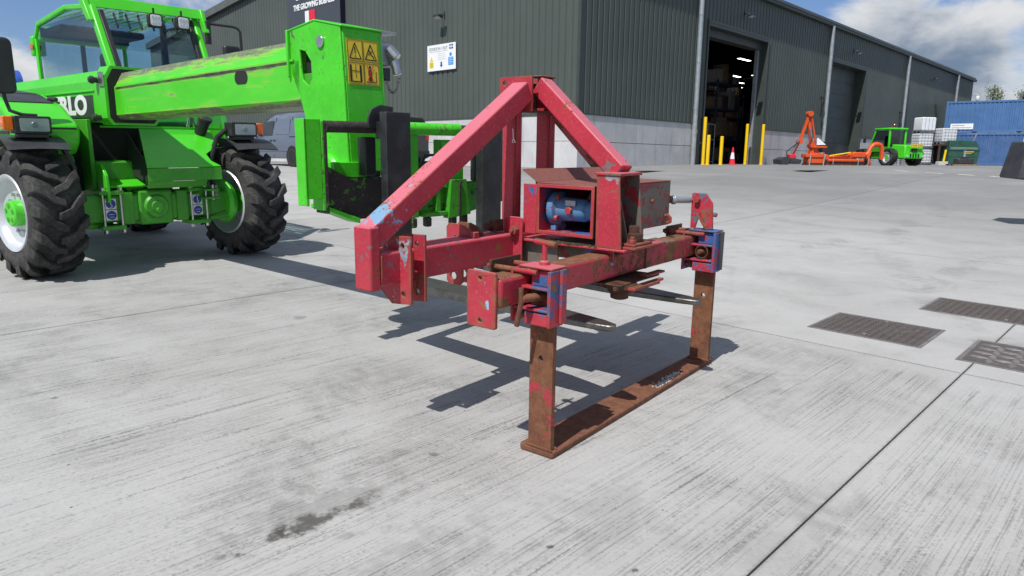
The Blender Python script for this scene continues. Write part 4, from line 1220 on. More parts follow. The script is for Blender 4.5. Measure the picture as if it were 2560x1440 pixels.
# engine hood on the right
pf = [(-2.6, 1.12), (-2.6, 1.82), (-1.83, 1.80), (-1.35, 1.735), (-.71, 1.68), (-.27, 1.58), (.0, 1.445), (.11, 1.40), (.125, 1.33), (.09, 1.22), (-.03, 1.12)]
hood = tp(MB().pr(pf, 'y', -1.10, -.58), 'engine_hood', green, bev=.05, seg=4)
for (f0, z0_), (f1, z1_) in (((-1.80, 1.796), (-1.38, 1.739)), ((-1.33, 1.7335), (-.74, 1.683)), ((-.68, 1.6735), (-.30, 1.587))):
    tp(MB().hexa([(f0, -1.02, z0_ - .01), (f1, -1.02, z1_ - .01), (f1, -.66, z1_ - .01), (f0, -.66, z0_ - .01), (f0, -1.02, z0_ + .012), (f1, -1.02, z1_ + .012), (f1, -.66, z1_ + .012), (f0, -.66, z0_ + .012)]), 'hood_grille', greyp, hood, .004)
tp(MB().bx(-1.6, -.06, -1.108, -1.1005, 1.30, 1.33), 'hood_stripe', blackp, hood, 0)
tp(MB().bx(.128, .136, -.86, -.62, 1.345, 1.365), 'hood_stripe', blackp, hood, 0)
tp(MB().cyl((-.42, -.66, 1.635), (-.34, -.62, 1.628), .022, n=14), 'hood_catch', blackp, hood, .003)
tp(MB().pr([(-.55, 1.10), (-.10, 1.12), (-.06, 1.05), (-.25, .85), (-.55, .80)], 'y', -.80, -.60), 'hood_front_skirt', greend, hood, .02)
# right hand mirror on its stalk
tp(MB().tube([(.16, -.93, 1.462), (.15, -1.04, 1.467), (.12, -1.12, 1.50), (.10, -1.14, 1.60), (.10, -1.15, 1.85)], .016, 10), 'mirror_stalk', blackp, bev=0)
tp(MB().pr(rrect(-1.29, -1.045, 1.64, 2.11, .05, 4), 'x', .06, .14), 'mirror', blackp, bev=.025, seg=3, label='tall black mirror on the right side')

# boom
def boomsec(l0, l1, z0, z1, c, cb, dz, f):
    return [(f, l0, z0 + cb + dz), (f, l0, z1 - c + dz), (f, l0 + c * .55, z1 + dz), (f, l1 - c * .55, z1 + dz), (f, l1, z1 - c + dz), (f, l1, z0 + cb + dz), (f, l1 - cb * .7, z0 + dz), (f, l0 + cb * .7, z0 + dz)]


def boomtube(f0, f1, l0, l1, z0, z1, c, cb, dz0=0.0, dz1=0.0):
    m = MB()
    a = boomsec(l0, l1, z0, z1, c, cb, dz0, f0)
    b = boomsec(l0, l1, z0, z1, c, cb, dz1, f1)
    m.add(a + b, [tuple(range(8)), tuple(range(15, 7, -1))] + [(i, (i + 1) % 8, (i + 1) % 8 + 8, i + 8) for i in range(8)])
    return m


def boompaint():
    m, nt, b = newmat('boom_paint_scraped')
    co = nd(nt, 'ShaderNodeTexCoord').outputs['Object']
    mp = nd(nt, 'ShaderNodeMapping', {0: co, 'Scale': (.35, 3.0, 5.0)})
    st = noise(nt, mp, 6.0, 8.0, .68, .4)
    mp2 = nd(nt, 'ShaderNodeMapping', {0: co, 'Scale': (.6, 1.0, 1.6)})
    n1 = noise(nt, mp2, 4.0, 6.0, .6, .5)
    n2 = noise(nt, co, 26.0, 6.0, .65, .5)
    sp_ = nd(nt, 'ShaderNodeSeparateXYZ', {0: co})
    z = mth(nt, 'SUBTRACT', sp_.outputs[2], mth(nt, 'MULTIPLY', sp_.outputs[0], .0175))
    up = ramp(nt, z, 1.74, 1.88)
    lo = ramp(nt, z, 1.52, 1.44)
    crease = ramp(nt, mth(nt, 'ABSOLUTE', mth(nt, 'SUBTRACT', z, 1.712)), .035, .0)
    k = mth(nt, 'MAXIMUM', mth(nt, 'MAXIMUM', mth(nt, 'MULTIPLY', up, .25), mth(nt, 'MULTIPLY', lo, .20)), mth(nt, 'MULTIPLY', crease, .15))
    s_ = mth(nt, 'ADD', mth(nt, 'ADD', mth(nt, 'MULTIPLY', st, .55), mth(nt, 'MULTIPLY', n1, .45)), k)
    scr = ramp(nt, s_, .60, .70)
    c = mix(nt, ramp(nt, n1, .3, .7), (.062, .53, .015), (.085, .60, .022))
    c = mix(nt, mth(nt, 'MULTIPLY', ramp(nt, s_, .54, .62), .55), c, (.33, .48, .07))
    c = mix(nt, scr, c, mix(nt, ramp(nt, n2, .35, .65), (.11, .13, .075), (.20, .22, .14)))
    sp2 = ramp(nt, mth(nt, 'ADD', mth(nt, 'MULTIPLY', n2, .7), mth(nt, 'MULTIPLY', n1, .3)), .635, .66)
    c = mix(nt, mth(nt, 'MULTIPLY', sp2, .85), c, (.035, .03, .02))
    setin(nt, b, col=c, rough=mth(nt, 'ADD', .28, mth(nt, 'MULTIPLY', scr, .12)), spec=.45)
    bump(nt, s_, .25, .004, b)
    return m


boomm = boompaint()
outer = tp(boomtube(-3.6, .12, -.40, .02, 1.42, 1.90, .10, .05), 'outer_boom', green, bev=0, ang=12)
tp(boomtube(.12, .36, -.425, .045, 1.395, 1.925, .11, .06), 'boom_collar', green, outer, 0, ang=12)
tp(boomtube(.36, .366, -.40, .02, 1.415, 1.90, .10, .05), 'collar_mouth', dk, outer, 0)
tp(MB().bx(-2.2, .02, -.412, -.4005, 1.705, 1.722), 'boom_rib', green, outer, .004)
for z in (1.80, 1.46):
    tp(MB().cyl((.20, -.426, z), (.20, -.50, z), .026, n=14).cyl((.20, -.46, z), (.20, -.485, z), .036, n=14), 'wear_pad_screw', blackp, outer, .003)
tp(MB().bx(.25, .362, -.437, -.4255, 1.74, 1.87), 'collar_clip', chrome, outer, .004)
RB = Matrix(((1, 0, 0, 0), (0, 0, -1, 0), (0, 1, 0, 0), (0, 0, 0, 1)))        # text on the right hand side: right = +f, up = z
dec = tp(MB().bx(-1.78, -.03, -.4045, -.4015, 1.475, 1.675), 'name_decal', greyp, outer, 0)
text('lettering', 'MERLO', .245, whitep, dec, Matrix.Translation((-.85, -.406, 1.578)) @ RB, .001, 1.66, bold=.012)
inner = tp(boomtube(.30, 3.45, -.345, -.030, 1.445, 1.865, .14, .04, .0, .055), 'inner_boom', boomm, bev=0, ang=12, label='scraped telescopic boom section')
tp(MB().pr(rrect(2.62, 2.80, 1.665, 1.755, .045, 5), 'y', -.3475, -.3445), 'boom_slot_shade', dk, inner, 0)  # dark oval plate painted as the shade inside a hole
tp(MB().beam((.4, -.351, 1.735), (3.4, -.351, 1.785), .010, .012), 'boom_crease', boomm, inner, 0)
# boom head
hp = [(3.36, 1.965), (3.64, 2.0), (3.90, 1.945), (3.925, 1.60), (3.95, 1.10), (3.90, 1.065), (3.62, 1.07), (3.47, 1.50), (3.36, 1.72)]
hd = tp(MB().pr(hp, 'y', -.345, -.330, holes=[[(3.465, 1.845), (3.53, 1.83), (3.585, 1.77), (3.59, 1.66), (3.55, 1.62), (3.49, 1.66), (3.475, 1.72)]]), 'boom_head', greenw, bev=.004, label='bright green boom head with a slotted side plate')
tp(MB().pr(hp, 'y', -.055, -.040), 'head_side_plate', greenw, hd, .004)
tp(MB().hexa([(3.905, -.3295, 1.945), (3.905, -.0555, 1.945), (3.955, -.0555, 1.10), (3.955, -.3295, 1.10), (3.89, -.3295, 1.94), (3.89, -.0555, 1.94), (3.94, -.0555, 1.10), (3.94, -.3295, 1.10)]), 'head_front_plate', greenw, hd, .004)
tp(MB().hexa([(3.64, -.349, 1.998), (3.64, -.037, 1.998), (3.915, -.037, 1.942), (3.915, -.349, 1.942), (3.64, -.349, 2.012), (3.64, -.037, 2.012), (3.92, -.037, 1.956), (3.92, -.349, 1.956)]), 'head_top_plate', green, hd, .012)
tp(MB().hexa([(3.35, -.349, 1.962), (3.35, -.037, 1.962), (3.639, -.037, 1.998), (3.639, -.349, 1.998), (3.35, -.349, 1.976), (3.35, -.037, 1.976), (3.639, -.037, 2.012), (3.639, -.349, 2.012)]), 'head_top_plate', green, hd, .006)
tp(MB().bx(3.338, 3.359, -.365, -.025, 1.68, 1.972), 'head_flange', green, hd, .006)
tp(MB().bx(3.42, 3.88, -.3295, -.315, 1.6, 1.7), 'inner_rib', greend, hd)
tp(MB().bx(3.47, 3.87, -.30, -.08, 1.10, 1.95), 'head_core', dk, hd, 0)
tp(MB().cyl((3.705, -.3455, 1.875), (3.705, -.358, 1.875), .036, n=22), 'pin_end', chrome, hd, .003)
tp(MB().lathe([(0, -.40), (.09, -.40), (.135, -.39), (.15, -.37), (.15, -.345)], (3.74, 0, 1.06), 'y', 28), 'pivot_boss', greenw, hd, 0)
# warning sticker on the head front
def hf(x, z, o):
    """point on the sloping front plate: lateral x, height z, lifted o"""
    f = 3.905 + (1.945 - z) * (.050 / .845)
    return (f + o, x, z)


stk = MB().hexa([hf(-.31, 1.885, .001), hf(-.075, 1.885, .001), hf(-.075, 1.62, .001), hf(-.31, 1.62, .001), hf(-.31, 1.885, .003), hf(-.075, 1.885, .003), hf(-.075, 1.62, .003), hf(-.31, 1.62, .003)])
stk = tp(stk, 'warning_sticker', stickery, hd, 0, 'yellow sticker with four black hazard pictograms')


def line(pts, w, mat, name='pictogram', o=.0035):
    for a, b in zip(pts[:-1], pts[1:]):
        a_, b_ = Vector((a[0], a[1])), Vector((b[0], b[1]))
        d = (b_ - a_).normalized()
        n = Vector((-d.y, d.x)) * w / 2
        q = [a_ + n, a_ - n, b_ - n, b_ + n]
        tp(MB().hexa([hf(p.x, p.y, o) for p in q] + [hf(p.x, p.y, o + .001) for p in q]), name, mat, stk, 0)


for x0 in (-.305, -.190):
    for z0 in (1.625, 1.758):
        line([(x0, z0), (x0 + .108, z0), (x0 + .108, z0 + .122), (x0, z0 + .122), (x0, z0)], .0022, blackm)
for x0 in (-.305, -.190):
    line([(x0 + .012, 1.772), (x0 + .096, 1.772), (x0 + .054, 1.862), (x0 + .012, 1.772)], .006, blackm)
line([(-.251, 1.838), (-.251, 1.80)], .006, blackm)
line([(-.251, 1.790), (-.251, 1.782)], .006, blackm)
line([(-.150, 1.83), (-.140, 1.815), (-.130, 1.80), (-.118, 1.792), (-.112, 1.78)], .007, blackm)
line([(-.150, 1.80), (-.140, 1.815), (-.125, 1.825)], .004, blackm)
line([(-.290, 1.735), (-.290, 1.642)], .013, blackm)
line([(-.218, 1.735), (-.218, 1.642)], .013, blackm)
line([(-.298, 1.638), (-.210, 1.638)], .006, blackm)
line([(-.283, 1.70), (-.225, 1.70)], .003, blackm)
line([(-.254, 1.735), (-.254, 1.66)], .003, blackm)
line([(-.148, 1.735), (-.148, 1.72)], .016, blackm)
line([(-.148, 1.715), (-.148, 1.675)], .026, blackm)
line([(-.154, 1.675), (-.154, 1.645)], .009, blackm)
line([(-.142, 1.675), (-.142, 1.645)], .009, blackm)
line([(-.172, 1.738), (-.124, 1.642)], .005, redp, o=.005)
line([(-.124, 1.738), (-.172, 1.642)], .005, redp, o=.005)
line([(-.180, 1.640), (-.104, 1.640), (-.104, 1.70), (-.097, 1.70)], .004, blackm)
# socket box and chain on the far side of the head
sb = tp(MB().bx(3.78, 3.90, -.0395, -.030, 1.72, 1.96).bx(3.78, 3.90, -.030, .085, 1.945, 1.96), 'socket_bracket', galv, hd, .002)
tp(MB().bx(3.79, 3.88, -.029, .06, 1.75, 1.90), 'socket', galv, sb, .01)
tp(MB().cyl((3.88, .03, 1.86), (3.93, .06, 1.80), .035, n=16).cyl((3.90, .05, 1.82), (3.92, .07, 1.70), .028, n=14), 'socket_plug', chrome, sb, .004)
tp(MB().bx(3.80, 3.90, -.029, .03, 1.66, 1.74), 'hose_clamp', greyp, sb, .006)
for k in range(15):
    t = k / 14
    c = (3.90, -.01 + .11 * t, 1.67 - .085 * 4 * t * (1 - t) + .01 * t)
    tp(MB().lathe([(.008 + .002 * cos(q), .002 * sin(q)) for q in np.linspace(0, 2 * pi, 6)[:-1]], c, 'x' if k % 2 else 'z', 8, True), 'chain_link', greyp, sb, 0)

# cab
cabf = lambda z: -.72 - (z - 1.93) * .60            # windscreen line of the pillars
CR, CLf, CT = .06, 1.10, 2.66
cab = tp(MB().beam((cabf(1.30) * .0 - .42, CR, 1.36), (cabf(1.95), CR, 1.95), .075, .085).beam((cabf(1.93), CR, 1.93), (cabf(2.66), CR, 2.66), .075, .09), 'cab', green, bev=.02, seg=3, label='glazed cab')
tp(MB().beam((-.42, CLf, 1.36), (cabf(1.95) + .05, CLf, 1.95), .07, .08).beam((cabf(1.93) + .05, CLf, 1.93), (cabf(2.66) + .12, CLf, 2.66), .07, .085), 'front_pillar', green, cab, .02, seg=3)
for l in (CR, CLf):
    tp(MB().beam((-3.120, l, 1.10), (-3.160, l, 2.50), .05, .06, (1, 0, 0)).beam((-3.160, l, 2.50), (-3.000, l, 2.66), .05, .06, (1, 0, 0)), 'rear_pillar', green, cab, .015)
    tp(MB().beam((-3.020, l, 2.645), (-1.95, l, 2.73), .06, .06).beam((-1.95, l, 2.73), (-1.16, l, 2.66), .06, .06), 'roof_rail', green, cab, .015)
tp(MB().bx(-3.200, -3.000, CR, CLf, 2.45, 2.62), 'rear_roof_panel', green, cab, .03)
tp(MB().bx(-3.280, -3.160, CR - .05, CR + .10, 2.28, 2.52), 'rear_lamp_pod', green, cab, .02)
tp(MB().bx(-3.260, -3.150, CR - .056, CR - .0505, 2.36, 2.42), 'rear_lamp', orangel, cab, .004)
# roof guard with its bars and the visor beam at the front
tp(MB().hexa([(-1.32, CR - .08, 2.73), (-1.12, CR - .08, 2.50), (-1.02, CR - .08, 2.50), (-1.20, CR - .08, 2.75), (-1.32, CR - .02, 2.73), (-1.12, CR - .02, 2.50), (-1.02, CR - .02, 2.50), (-1.20, CR - .02, 2.75)]), 'guard_side', green, cab, .01)
tp(MB().hexa([(-1.02, CLf + .02, 2.73), (-.86, CLf + .02, 2.48), (-.78, CLf + .02, 2.48), (-.90, CLf + .02, 2.75), (-1.02, CLf + .07, 2.73), (-.86, CLf + .07, 2.48), (-.78, CLf + .07, 2.48), (-.90, CLf + .07, 2.75)]), 'guard_side', green, cab, .01)
tp(MB().hexa([(-1.20, CR - .02, 2.66), (-.92, CLf + .06, 2.64), (-.90, CLf + .06, 2.64), (-1.18, CR - .02, 2.66), (-1.24, CR - .02, 2.79), (-.96, CLf + .06, 2.75), (-.94, CLf + .06, 2.75), (-1.22, CR - .02, 2.79)]), 'visor_beam', green, cab, .006)
for k in range(9):
    l = CR + .09 + k * .108
    tp(MB().beam((-1.28 + .03 * k, l, 2.725), (-2.900, l, 2.74), .035, .014), 'guard_bar', green, cab, .004)
for k in range(8):
    l = CR + .10 + k * .115
    tp(MB().beam((-1.20 + .03 * k, l, 2.62), (-1.10 + .03 * k, l, 2.46), .03, .012, (0, 1, 0)), 'sun_strip', blackp, cab, .002)
roofg = tp(MB().hexa([(-2.950, CR + .04, 2.62), (-1.24, CR + .04, 2.66), (-1.05, CLf - .04, 2.66), (-2.950, CLf - .04, 2.62), (-2.950, CR + .04, 2.632), (-1.24, CR + .04, 2.672), (-1.05, CLf - .04, 2.672), (-2.950, CLf - .04, 2.632)]), 'roof_pane', glass, cab, 0)
# panes
tp(MB().hexa([(cabf(1.42) + .28, CR + .05, 1.42), (cabf(1.42) + .28, CLf - .05, 1.42), (cabf(1.93) + .02, CLf - .05, 1.93), (cabf(1.93), CR + .05, 1.93),
              (cabf(1.42) + .272, CR + .05, 1.42), (cabf(1.42) + .272, CLf - .05, 1.42), (cabf(1.93) + .012, CLf - .05, 1.93), (cabf(1.93) - .008, CR + .05, 1.93)]), 'lower_windscreen', glass, cab, 0)
tp(MB().hexa([(cabf(1.93), CR + .05, 1.93), (cabf(1.93) + .05, CLf - .05, 1.93), (cabf(2.64) + .10, CLf - .05, 2.64), (cabf(2.64), CR + .05, 2.64),
              (cabf(1.93) - .008, CR + .05, 1.935), (cabf(1.93) + .042, CLf - .05, 1.935), (cabf(2.64) + .092, CLf - .05, 2.64), (cabf(2.64) - .008, CR + .05, 2.64)]), 'windscreen', glass, cab, 0)
sidep = [(-3.100, 1.12), (-.55, 1.12), (-.46, 1.36), (-.78, 1.95), (-1.14, 2.62), (-1.90, 2.69), (-3.000, 2.61), (-3.120, 2.48)]
tp(MB().pr([(-3.100, 1.86), (-.76, 1.93), (-1.14, 2.62), (-1.90, 2.69), (-3.000, 2.61), (-3.120, 2.48)], 'y', CR - .004, CR + .004), 'side_window', glass, cab, 0)
tp(MB().pr([(-3.100, 1.86), (-.72, 1.93), (-1.06, 2.62), (-1.90, 2.69), (-3.000, 2.61), (-3.120, 2.48)], 'y', CLf - .004, CLf + .004), 'side_window', glass, cab, 0)
tp(MB().bx(-3.160, -3.152, CR + .05, CLf - .05, 1.9, 2.44), 'rear_window', glass, cab, 0)
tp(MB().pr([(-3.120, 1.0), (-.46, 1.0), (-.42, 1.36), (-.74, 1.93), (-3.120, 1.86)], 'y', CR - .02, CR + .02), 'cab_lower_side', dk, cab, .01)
tp(MB().pr([(-3.120, 1.0), (-.46, 1.0), (-.42, 1.36), (-.74, 1.90), (-3.120, 1.86)], 'y', CLf - .02, CLf + .02), 'cab_lower_side', green, cab, .01)
tp(MB().bx(-3.180, -3.120, CR, CLf, 1.0, 1.88), 'cab_rear_panel', dk, cab)
tp(MB().bx(-3.120, -.45, CR, CLf, 1.0, 1.06), 'cab_floor', dk, cab)
tp(MB().beam((-1.86, CLf - .01, 1.9), (-1.86, CLf - .01, 2.66), .07, .04, (1, 0, 0)), 'door_post', blackp, cab)
tp(MB().beam((-1.75, CLf - .02, 2.05), (-.86, CLf - .02, 2.08), .05, .03), 'door_frame', blackp, cab)
tp(MB().beam((-1.75, CLf - .02, 2.58), (-1.12, CLf - .02, 2.58), .05, .03), 'door_frame', blackp, cab)
tp(MB().bx(-3.155, -3.140, .55, .61, 1.88, 2.45), 'rear_window_post', blackp, cab)
tp(MB().beam((cabf(1.95) + .03, CLf - .06, 1.95), (cabf(2.62) + .11, CLf - .06, 2.62), .05, .06), 'screen_seal', blackp, cab)
tp(MB().beam((cabf(1.95) + .01, CR + .065, 1.95), (cabf(2.62) + .01, CR + .065, 2.62), .05, .06), 'screen_seal', blackp, cab)
tp(MB().bx(-3.100, -2.35, CR + .03, CLf - .03, 2.52, 2.60), 'headliner', dk, cab, .03)
tp(MB().bx(-2.990, -2.970, CR, CLf, 2.49, 2.60), 'rear_header', dk, cab)
# seat, wheel, wipers
seat = tp(MB().bx(-2.2, -1.65, .35, .85, 1.06, 1.5), 'seat', dk, cab, .06, seg=3)
tp(MB().hexa([(-2.3, .36, 1.45), (-2.1, .36, 1.45), (-2.1, .84, 1.45), (-2.3, .84, 1.45), (-2.38, .42, 2.05), (-2.26, .42, 2.05), (-2.26, .78, 2.05), (-2.38, .78, 2.05)]), 'backrest', dk, seat, .05)
tp(MB().bx(-2.40, -2.30, .50, .70, 2.06, 2.30), 'headrest', dk, seat, .04)
tp(MB().cyl((-1.15, .6, 1.06), (-1.35, .6, 1.85), .04, n=10).lathe([(.18 + .015 * cos(t), .015 * sin(t)) for t in np.linspace(0, 2 * pi, 7)[:-1]], (-1.37, .6, 1.87), 'z', 22, True), 'steering_wheel', blackp, cab, 0)
for l in (.62, .78):
    tp(MB().tube([(-.36, l, 1.40), (-.45, l + .10, 1.62), (-.50, l + .13, 1.72)], .010, 6), 'wiper', blackp, cab, 0)
# work lamps on the visor
for l in (.62, .90):
    f = -1.10 + .22 * l
    wl = tp(MB().pr(rrect(l - .075, l + .075, 2.49, 2.64, .03, 4), 'x', f - .02, f + .05), 'work_lamp', blackp, cab, .008)
    tp(MB().pr(rrect(l - .058, l + .058, 2.507, 2.623, .022, 4), 'x', f + .0505, f + .056), 'lens', whitep, wl, .003)
    for a in (-.033, 0, .033):
        for z in (2.535, 2.595):
            tp(MB().cyl((f + .0562, l + a, z), (f + .060, l + a, z), .012, n=10), 'led', silver, wl, 0)
    tp(MB().cyl((f + .0, l, 2.64), (f + .0, l, 2.70), .012, n=8), 'lamp_bracket', blackp, wl, 0)
# left hand mirror on its long bracket
tp(MB().tube([(-.88, 1.14, 2.60), (-.78, 1.45, 2.585), (-.76, 1.50, 2.57), (-.75, 1.525, 2.53), (-.745, 1.53, 2.2)], .016, 10), 'mirror_stalk', blackp, bev=0)
tp(MB().pr(rrect(1.30, 1.50, 1.98, 2.36, .03, 3), 'x', -.79, -.72), 'mirror', blackp, bev=.02)
tp(MB().bx(-.86, -.80, 1.14, 1.19, 2.36, 2.62), 'mirror_mount', blackp, bev=.006)

# fork carriage: hangs square to the tines
_az2 = radians(44.2)
CLv = Vector((sin(_az2), cos(_az2), 0))
CLv = (CLv - NRM * CLv.dot(NRM)).normalized()
CFv = CLv.cross(NRM).normalized()
CM = frame(Vector((-3.682, 7.184, .180)), CFv, CLv, NRM)
TI = tel.matrix_world.inverted()


def cp(mb, name, mat, parent, bev=.004, label=None):
    mb.v = [tuple((TI @ CM) @ Vector(p)) for p in mb.v]
    return tag(mb.build(name, mat, parent, bev), label)


carr = cp(MB().pr([(-.42, .925), (-.19, .83), (.27, .80), (.299, .80), (.299, 1.00), (.02, 1.07), (-.24, 1.075), (-.42, 1.165)], 'x', 3.93, 3.985), 'fork_carriage', carrm, tel, .006, 'worn black and green fork carriage')
cp(MB().bx(3.90, 3.93, -.18, .92, .81, .90), 'carriage_rail', carrm, carr)
cp(MB().pr([(.30, .80), (.66, .79), (.92, .84), (.92, 1.02), (.30, 1.01)], 'x', 3.935, 3.985), 'cross_member', carrg, carr)
cp(MB().bx(3.986, 4.04, .30, .50, .80, .83), 'lower_ledge', carrg, carr)
cp(MB().bx(3.986, 4.02, .42, .455, .80, 1.30), 'guide_bar', carrg, carr)
cp(MB().hexa([(3.88, -.43, .895), (4.02, -.43, .895), (4.02, -.18, .795), (3.88, -.18, .795), (3.88, -.43, .922), (4.02, -.43, .922), (4.02, -.18, .826), (3.88, -.18, .826)]), 'carriage_lip', green, carr)
for l in (-.55, .86):
    sd_ = cp(MB().pr([(3.95, .92), (4.05, .92), (4.05, 1.405), (3.95, 1.405)], 'y', l, l + .018), 'side_channel', greenw, carr)
    cp(MB().bx(4.032, 4.05, l - .001, l + .105, .96, 1.405), 'channel_web', greenw, sd_)
    cp(MB().bx(3.93, 4.05, l + .106, l + .124, .89, 1.395), 'channel_flange', greenw, sd_)
    cp(MB().bx(3.93, 4.05, l + .125, l + .145, .87, 1.385), 'wear_strip', carrm, sd_)
cp(MB().cyl((4.03, -.41, 1.365), (4.03, .12, 1.365), .034, n=20), 'top_tube', carrm, carr, 0)
cp(MB().cyl((4.03, .12, 1.365), (4.03, .60, 1.365), .040, n=20), 'top_tube', greenw, carr, 0)
cp(MB().cyl((4.03, .60, 1.365), (4.03, .87, 1.365), .032, n=20), 'top_tube', carrm, carr, 0)
cp(MB().pr([(.16, .80), (.27, .80), (.27, 1.36), (.20, 1.36)], 'x', 3.99, 4.02), 'hook_plate', greenw, carr)
cp(MB().pr([(.47, 1.00), (.66, .92), (.66, 1.30), (.47, 1.30)], 'x', 3.985, 4.015), 'hook_plate', greenw, carr)
cp(MB().pr([(.50, .78), (.70, .80), (.66, 1.04), (.52, 1.04)], 'x', 3.986, 4.05), 'lock_block', carrg, carr)
cp(MB().bx(3.99, 4.06, .585, .605, .80, 1.02), 'lock_bar', carrm, carr)
for l in (.22, .34, .56, .66):
    cp(MB().bx(3.99, 4.04, l - .022, l + .022, .735, .80), 'lower_hook', carrm, carr, .01)
cp(MB().cyl((3.95, .40, .92), (3.95, .40, 1.12), .035, n=14).cyl((3.95, .40, 1.12), (3.95, .40, 1.16), .045, n=14), 'lock_ram', blackp, carr)
cp(MB().tube([(3.95, .30, .98), (3.96, .31, 1.10), (3.98, .36, 1.20), (3.99, .43, 1.20), (3.98, .48, 1.10)], .012, 8), 'hydraulic_hose', blackp, carr, 0)
cp(MB().pr([(-.14, 1.08), (-.06, 1.08), (-.06, 1.31), (-.14, 1.31)], 'x', 3.95, 4.03), 'stop_block', blackp, carr, .008)
cp(MB().pr([(.78, 1.02), (.88, 1.02), (.86, 1.24), (.78, 1.24)], 'x', 3.95, 4.0), 'stop_block', blackp, carr, .008)
cp(MB().pr([(-.14, 1.42), (-.12, 1.47), (-.05, 1.50), (.04, 1.49), (.04, 1.36), (-.14, 1.36)], 'x', 4.06, 4.075), 'hook_ear', blacks, carr)
for l0, yaw in ((-.105, 0), (.665, 0)):
    fk = cp(MB().bx(4.135, 4.20, l0, l0 + .178, .43, 1.455), 'fork_tine', blacks, carr, .004, 'forged steel fork tine')
    pl = [(4.20, l0 + .005), (5.28, l0 - .005), (5.72, l0 + .045), (5.80, l0 + .065), (5.82, l0 + .09), (5.80, l0 + .12), (5.72, l0 + .145), (5.28, l0 + .19), (4.20, l0 + .18)]
    m = MB()
    vs, top = [], []
    zt = lambda f: .476
    zb = lambda f: .425 + max(0, f - 4.3) / 1.5 * .022
    k = len(pl)
    m.v = [(f, l, zt(f)) for f, l in pl] + [(f, l, zb(f)) for f, l in pl]
    m.f = [tuple(range(k)), tuple(range(2 * k - 1, k - 1, -1))] + [(i, (i + 1) % k, (i + 1) % k + k, i + k) for i in range(k)]
    cp(m, 'tine_blade', tinem, fk, .006)
    cp(MB().hexa([(4.06, l0 + .02, 1.30), (4.1345, l0 + .02, 1.30), (4.1345, l0 + .165, 1.30), (4.06, l0 + .165, 1.30), (4.06, l0 + .02, 1.40), (4.1345, l0 + .02, 1.40), (4.1345, l0 + .165, 1.40), (4.06, l0 + .165, 1.40)]), 'tine_eye', blacks, fk)
cp(MB().cyl((3.86, -.33, 1.08), (3.86, .05, 1.08), .05, n=18), 'tilt_pin', carrm, carr, 0)
cp(MB().bx(3.84, 3.94, -.30, -.02, .90, 1.16), 'tilt_frame', greenw, carr)

# ------------------------------------------------------------------ vans by the gable
def loft(stations):
    """body from cross sections: (x, z_bottom, z_belt, z_roof, half_width, half_roof)"""
    m = MB()
    k = 10
    for x, zb, zm, zr, hw, hr in stations:
        r = min(.10, (zr - zm) * .4)
        m.v += [(x, -hw * .96, zb), (x, -hw, zb + .12), (x, -hw, zm), (x, -hr, zr - r), (x, -hr + r * 1.2, zr),
                (x, hr - r * 1.2, zr), (x, hr, zr - r), (x, hw, zm), (x, hw, zb + .12), (x, hw * .96, zb)]
    n = len(stations)
    m.f = [tuple(range(k)), tuple(range((n - 1) * k, n * k))]
    for i in range(n - 1):
        m.f += [(i * k + j, i * k + (j + 1) % k, (i + 1) * k + (j + 1) % k, (i + 1) * k + j) for j in range(k)]
    return m


